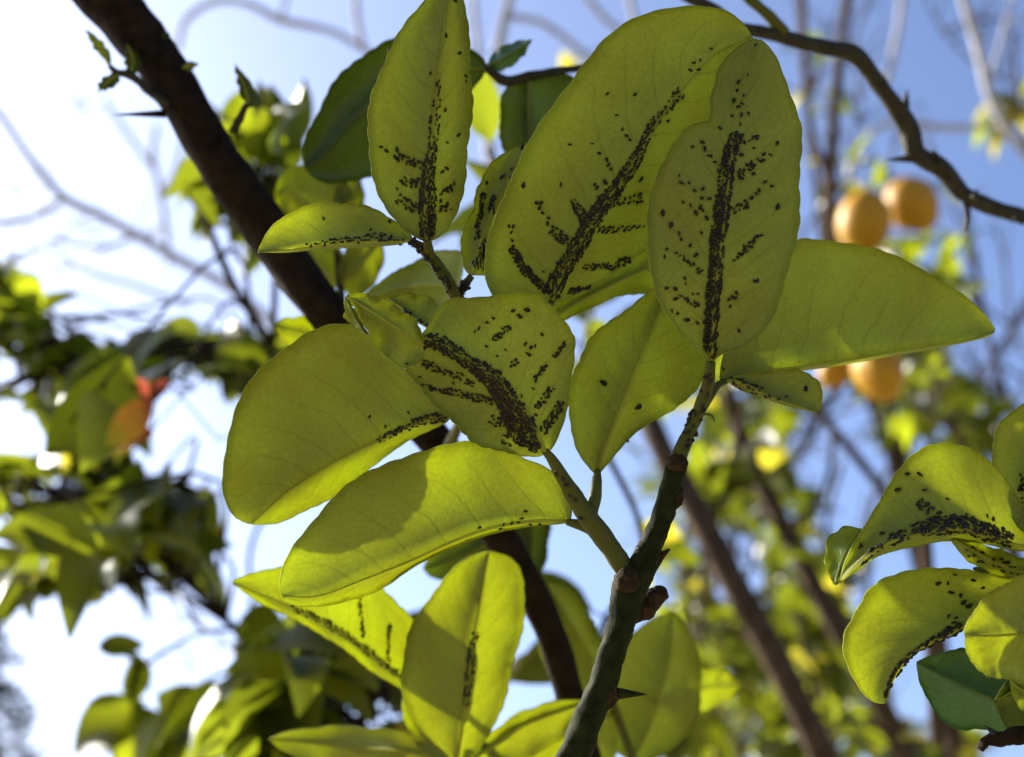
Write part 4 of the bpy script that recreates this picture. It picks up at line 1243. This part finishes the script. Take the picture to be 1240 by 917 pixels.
def ones(key, pts, ln=7.5, black=0):
    for p in pts:
        put_aphid(key, p[0], p[1], ar.uniform(0, 360), ln * ar.uniform(.88, 1.12) * (p[2] if len(p) > 2 else 1), black or (1 if len(p) > 2 and p[2] > 1.3 else 0), 2.0, role='alone ')


# leaf A
band('A', [(518, 287), (518, 258), (518, 229)], [9, 11, 11], 72)
band('A', [(518, 229), (521, 195), (524, 175)], [9, 7, 4], 34)
band('A', [(523, 176), (526, 150), (528, 131), (531, 98)], [5, 5, 4, 3], 26, pr=1)
band('A', [(513, 202), (497, 196), (479, 188)], 4, 15, pr=1)
band('A', [(508, 222), (497, 222), (486, 219)], 5, 13, pr=1)
band('A', [(506, 252), (495, 247), (482, 240)], 6, 15, pr=1)
band('A', [(530, 236), (541, 230), (548, 227)], 3, 6, pr=1)
band('A', [(531, 256), (545, 250)], 4, 6, pr=1)
ones('A', [(461, 178), (468, 183), (481, 181, 1.2), (535, 208), (541, 204), (541, 173, .7), (556, 164), (556, 65), (565, 92), (565, 99, .7), (539, 43, 1.35), (551, 2, .9), (522, 89), (474, 54), (538, 133), (481, 229, .8), (551, 222), (533, 243)])
# leaf F
band('F', [(372, 298), (400, 294), (430, 291), (457, 287), (489, 293)], [1.5, 2.5, 4, 5, 3], 40, pr=.5)
ones('F', [(392, 266), (472, 269), (449, 279, .8), (419, 288, .8)])
band('stem2', [(498, 294), (515, 311), (530, 330), (545, 352)], 6, 24, pr=.3)
band('petM', [(556, 357), (565, 342)], 6, 14)
# leaf M
band('M', [(585, 235), (581, 262), (578, 290)], 3, 22, pr=.3)
band('M', [(598, 238), (595, 258)], 3, 9, pr=.3)
band('M', [(590, 288), (584, 306), (578, 324)], [4, 6, 8], 32)
ones('M', [(609, 215, 1.6), (632, 178, 1.4), (589, 222), (620, 205), (617, 215), (613, 228)])
# leaf B
band('B', [(667, 357), (678, 333), (698, 302), (711, 276)], [13, 10, 11, 10], 100)
band('B', [(711, 276), (728, 252), (746, 228)], [10, 10, 9], 52)
band('B', [(746, 228), (762, 206), (774, 184), (790, 151)], [8, 8, 6, 4], 46, pr=.3)
band('B', [(790, 151), (806, 133), (824, 110)], [5, 4, 4], 20, pr=1)
ones('B', [(861, 60), (848, 74), (840, 77), (836, 86), (846, 85), (826, 117, 1.3), (808, 146, 1.35), (813, 131)])
band('B', [(663, 352), (648, 338), (634, 324), (619, 300)], [5, 5, 6, 4], 42, pr=.4)
ones('B', [(616, 274), (621, 274), (619, 281), (620, 291), (658, 329, .9)])
band('B', [(689, 296), (678, 286), (667, 278)], [4, 6, 5], 17, pr=.6)
ones('B', [(664, 264, 1.1), (657, 258), (655, 246), (650, 246), (653, 252), (663, 271)])
band('B', [(710, 268), (702, 255), (693, 243)], [6, 5, 3], 17, pr=.6)
ones('B', [(733, 221, 1.5), (720, 224), (723, 228), (740, 205), (737, 200), (735, 194), (726, 186), (679, 224), (633, 224, 1.5), (735, 114), (769, 115), (747, 140), (754, 157), (759, 165), (763, 170), (717, 174, .8), (690, 175), (725, 239)])
band('B', [(742, 245), (758, 242), (776, 240)], 5, 16, pr=.8)
band('B', [(722, 278), (750, 277), (780, 273)], [5, 3, 2], 26, pr=.6)
band('B', [(706, 323), (735, 323), (750, 321), (765, 313)], [3, 3, 5, 4], 28, pr=.5)
band('B', [(688, 353), (705, 352), (724, 347)], 4, 18, pr=.4)
ones('B', [(775, 217, 1.7)])
# leaf C
band('C', [(858, 424), (862, 386), (864, 350), (868, 321)], [9, 9, 9, 9], 96, ln=(7.5, 10.5), mind=4.6)
band('C', [(868, 321), (868, 297), (872, 266), (876, 237)], [8, 9, 10, 9], 78, ln=(7.5, 10.5), mind=4.6)
band('C', [(877, 235), (879, 209), (884, 188), (892, 163)], [9, 10, 9, 7], 56, ln=(7.5, 10.5), mind=4.8, pr=.3)
ones('C', [(897, 140, 1.2), (894, 130), (898, 126), (889, 123, 1.35), (893, 110, .8), (900, 116), (895, 100, 1.2), (905, 91, .9), (887, 141), (906, 138), (896, 151), (872, 156), (850, 173, 1.4), (838, 178, 1.1), (853, 181, 1.1), (861, 190), (866, 197), (858, 189)])
band('C', [(851, 330), (836, 319), (818, 304)], 2.5, 10, pr=1)
ones('C', [(807, 302), (804, 311), (843, 309, 1.5), (836, 297), (802, 258, 1.4), (812, 273, 1.35), (822, 283), (825, 290, .8), (849, 282), (856, 264, 1.2), (843, 258, 1.2), (848, 251), (827, 245), (836, 249), (851, 255), (850, 240), (859, 241), (841, 231), (851, 229, 1.3), (825, 222, 1.4), (834, 222, .8), (822, 213, .8)])
band('C', [(846, 372), (834, 364), (825, 357)], 2.5, 7, pr=1)
ones('C', [(807, 349, 1.2), (817, 350, 1.2), (818, 362, 1.3), (829, 337), (830, 344, .8), (839, 356, .7), (845, 356, .7), (813, 377), (820, 380), (831, 388, 1.35), (844, 391), (834, 419, 1.2), (851, 440), (867, 444), (865, 430, 1.2), (868, 434), (862, 432)])
band('C', [(887, 314), (905, 300), (921, 283)], 3, 12, pr=1)
band('C', [(885, 257), (896, 251), (904, 247)], 5, 10, pr=1)
ones('C', [(910, 240, 1.2), (919, 231), (916, 235), (887, 360, 1.2), (892, 355), (890, 361, 1.2), (884, 371, .9), (882, 363), (914, 341), (918, 340), (895, 401), (942, 251, 1.5)])
band('C', [(897, 172), (908, 169), (918, 166)], 2.5, 6, pr=1)
band('C', [(893, 212), (906, 204), (918, 193)], 4, 13, pr=1)
ones('C', [(913, 180, .8), (897, 188, 1.3), (897, 217, 1.2), (925, 187), (933, 188, 1.2), (941, 174, 1.2), (924, 195), (926, 221, 1.2), (935, 226, 1.1), (919, 231, .9), (912, 211), (915, 55, .8)])
ones('E', [(730, 464, 1.6), (772, 493, 1.6), (759, 534, 1.0)], 8, 1)
# leaf D
band('D', [(652, 545), (640, 532), (631, 519)], [6, 14, 20], 50)
band('D', [(631, 519), (617, 492), (604, 469)], [19, 15, 14], 98, mind=3.8)
band('D', [(604, 469), (590, 453), (569, 442)], [14, 13, 8], 62, mind=3.8)
band('D', [(569, 441), (549, 425), (530, 415), (515, 414)], [8, 9, 10, 8], 72, mind=3.8)
band('D', [(617, 444), (627, 436)], 3, 8, pr=1)
band('D', [(598, 412), (608, 402), (617, 396)], 3, 12, pr=1)
ones('D', [(589, 420), (575, 402), (580, 398), (590, 391), (597, 385), (621, 376), (627, 381), (630, 384), (638, 375, 1.6), (636, 417), (643, 421), (648, 419), (641, 430), (638, 428), (656, 405), (602, 432, .8), (645, 471), (631, 480), (628, 488), (633, 490), (644, 506), (648, 503), (646, 509), (612, 424, .7)])
band('D', [(670, 431), (677, 424), (684, 416)], 2, 8, pr=1)
band('D', [(647, 460), (655, 450), (662, 441)], 2.5, 8, pr=1)
band('D', [(650, 494), (660, 481), (669, 469)], 3.5, 15, pr=1)
band('D', [(655, 523), (669, 506), (681, 488)], 5, 30, pr=.6)
band('D', [(512, 437), (533, 448), (560, 456)], 4, 26, pr=.6)
band('D', [(564, 463), (575, 465)], 3, 6, pr=1)
ones('D', [(549, 464, .8), (508, 457)])
band('D', [(512, 466), (533, 473), (556, 476), (576, 481), (597, 486)], [2, 3, 4.5, 4.5, 4], 50, pr=.5)
band('D', [(594, 508), (604, 512), (614, 510)], 5, 14, pr=.6)
ones('D', [(610, 527), (614, 529), (608, 535), (611, 537), (617, 539), (625, 536), (632, 540), (640, 536)])
band('K', [(540, 505), (520, 507), (500, 512)], [5, 5, 3], 18)
band('K', [(508, 513), (485, 521), (457, 534)], 3, 12, pr=.4)
ones('K', [(448, 505, .9), (495, 500, .8), (467, 517, .8)])
ones('L', [(581, 640), (610, 636), (620, 634), (632, 629), (637, 620), (606, 639), (628, 633), (642, 634, 1.1), (654, 634, 1.1)])
ones('I', [(493, 441, .7)])
band('J', [(491, 376), (502, 386), (517, 394)], 1, 9, pr=.6)
ones('side_stem', [(674, 573, 1.3), (686, 587, 1.3), (676, 594), (673, 590), (696, 606), (682, 580), (704, 628, 1.2), (690, 600)], 8)
ones('stem', [(774, 665, 1.2), (815, 543), (826, 560)], 8)
band('stem_tip', [(828, 540), (838, 518), (850, 492)], 8, 16, ln=(8, 11), pr=1)
band('stem_tip', [(852, 480), (859, 455)], 6, 5, ln=(8, 11), pr=1)
band('H', [(884, 460), (905, 467), (935, 481)], [3, 6, 3], 18, pr=1)
ones('H', [(976, 471, 1.2), (943, 484), (952, 481)])
ones('G', [(867, 464, 1.0), (868, 450), (875, 447)])
# right-hand cluster
band('T1', [(1043, 682), (1055, 671), (1067, 661)], 2, 11, ln=(8, 11), pr=.6)
band('T1', [(1077, 655), (1098, 647)], 5, 16, ln=(8, 11), pr=.5)
band('T1', [(1106, 642), (1137, 637), (1168, 636), (1197, 645), (1224, 654)], [8, 11, 11, 10, 8], 95, ln=(8, 11.5), mind=4.4)
band('T1', [(1113, 608), (1127, 621)], 5, 9, ln=(8, 11), pr=1)
ones('T1', [(1087, 593, 1.2), (1114, 575, 1.2), (1099, 574, .9), (1120, 594), (1147, 605, .7), (1195, 626), (1202, 629), (1203, 638), (1043, 660), (1069, 647, 1.1), (1042, 663), (1137, 622), (1170, 624)], 9)
band('T1b', [(1170, 664), (1200, 680), (1236, 694)], 7, 18, ln=(7, 10), pr=.5)
band('T3', [(1074, 842), (1081, 821), (1097, 800), (1116, 785), (1140, 771), (1164, 760)], [1.5, 2, 3, 4, 5, 6], 68, ln=(7.5, 10.5), pr=.2)
ones('T3', [(1136, 707, 1.3), (1148, 706), (1152, 718, 1.35), (1167, 730, 1.35), (1174, 735, 1.35), (1163, 722), (1149, 747, .9), (1156, 755, 1.2), (1158, 749, .8), (1156, 695, .8), (1179, 702), (1190, 712, .8)], 9)
band('T2', [(1238, 575), (1238, 612)], 3, 9, ln=(8, 11), pr=.6)
band('R', [(500, 830), (450, 792), (400, 757), (352, 734)], [4, 4, 4, 2], 85, ln=(6, 8))
band('R', [(440, 770), (436, 740), (434, 712)], 2, 14, ln=(6, 8))
band('R', [(470, 800), (470, 775), (472, 755)], 2, 10, ln=(6, 8))
band('Q', [(564, 855), (568, 820), (572, 785), (576, 765)], [4, 5, 4, 2], 40, ln=(6, 8))

WHERE = {'A': 'on the tall narrow upright leaf', 'B': 'on the largest leaf', 'C': 'on the upright oval leaf', 'D': 'on the broad squarish leaf', 'E': 'on the plain shaded leaf beside the squarish leaf',
         'F': 'on the small leaf with a sunlit tip', 'G': 'at the stalk of the broad folded leaf', 'H': 'on the small curled leaf under the folded leaf', 'I': 'on the small pale recurved leaf', 'J': 'on the tiny leaf behind the recurved leaf',
         'K': 'at the stalk end of the large plain leaf', 'L': 'along the edge of the half-sunlit lower leaf', 'M': 'on the small leaf behind the largest one', 'stem': 'on the dark green thorny stem', 'side_stem': 'on the green side stem below the squarish leaf',
         'stem_tip': 'on the green stem tip below the oval leaf', 'stem2': 'on the thin stem below the tall narrow leaf', 'petM': 'on the leaf stalk beside the tall narrow leaf', 'T1': 'on the arched sunlit leaf', 'T1b': 'on the pale leaf under the arched sunlit leaf',
         'T2': 'on the brightest sunlit leaf', 'T3': 'on the crescent-curled leaf', 'R': 'on the long slanting blurred leaf', 'Q': 'on the upright leaf with a sunlit base'}
PLACED.sort(key=lambda q: -q[0])
for pr, key, mat, kind, black, role in PLACED[:300]:
    o = bpy.data.objects.new('aphid', AM[(kind, black)])
    COL.objects.link(o)
    o.matrix_world = mat
    where = WHERE[key]
    if key in ('A', 'B', 'C', 'D', 'T1', 'T3', 'M', 'F'):
        px, py, _ = proj(mat.translation)
        t = np.argmin(np.linalg.norm(MIDS[key] - np.array([px, py]), axis=1)) / len(MIDS[key])
        where = ('near the stalk of ' if t < .33 else 'halfway along ' if t < .62 else 'near the tip of ') + where[3:]
    o['label'] = ('large black aphid ' if black else 'small dark brown aphid ') + role + where
    o['category'] = 'aphid'
    o['group'] = ('black aphids ' if black else 'brown aphids ') + role + where
V, F = [], []
for pr, key, mat, kind, black, role in PLACED[300:]:
    v, f = AD[kind]
    A = np.array(mat)
    vv = np.asarray(v) @ A[:3, :3].T + A[:3, 3]
    o = len(V)
    V.extend(vv.tolist())
    F.extend(tuple(i + o for i in q) for q in f)
if F:
    o = make_mesh('aphid_swarm', V, F, M_aphid)
    o['kind'] = 'stuff'
    o['label'] = 'dense mass of tiny dark aphids crowding the leaf midribs'
print('aphids', len(PLACED), 'objects', len(bpy.data.objects))
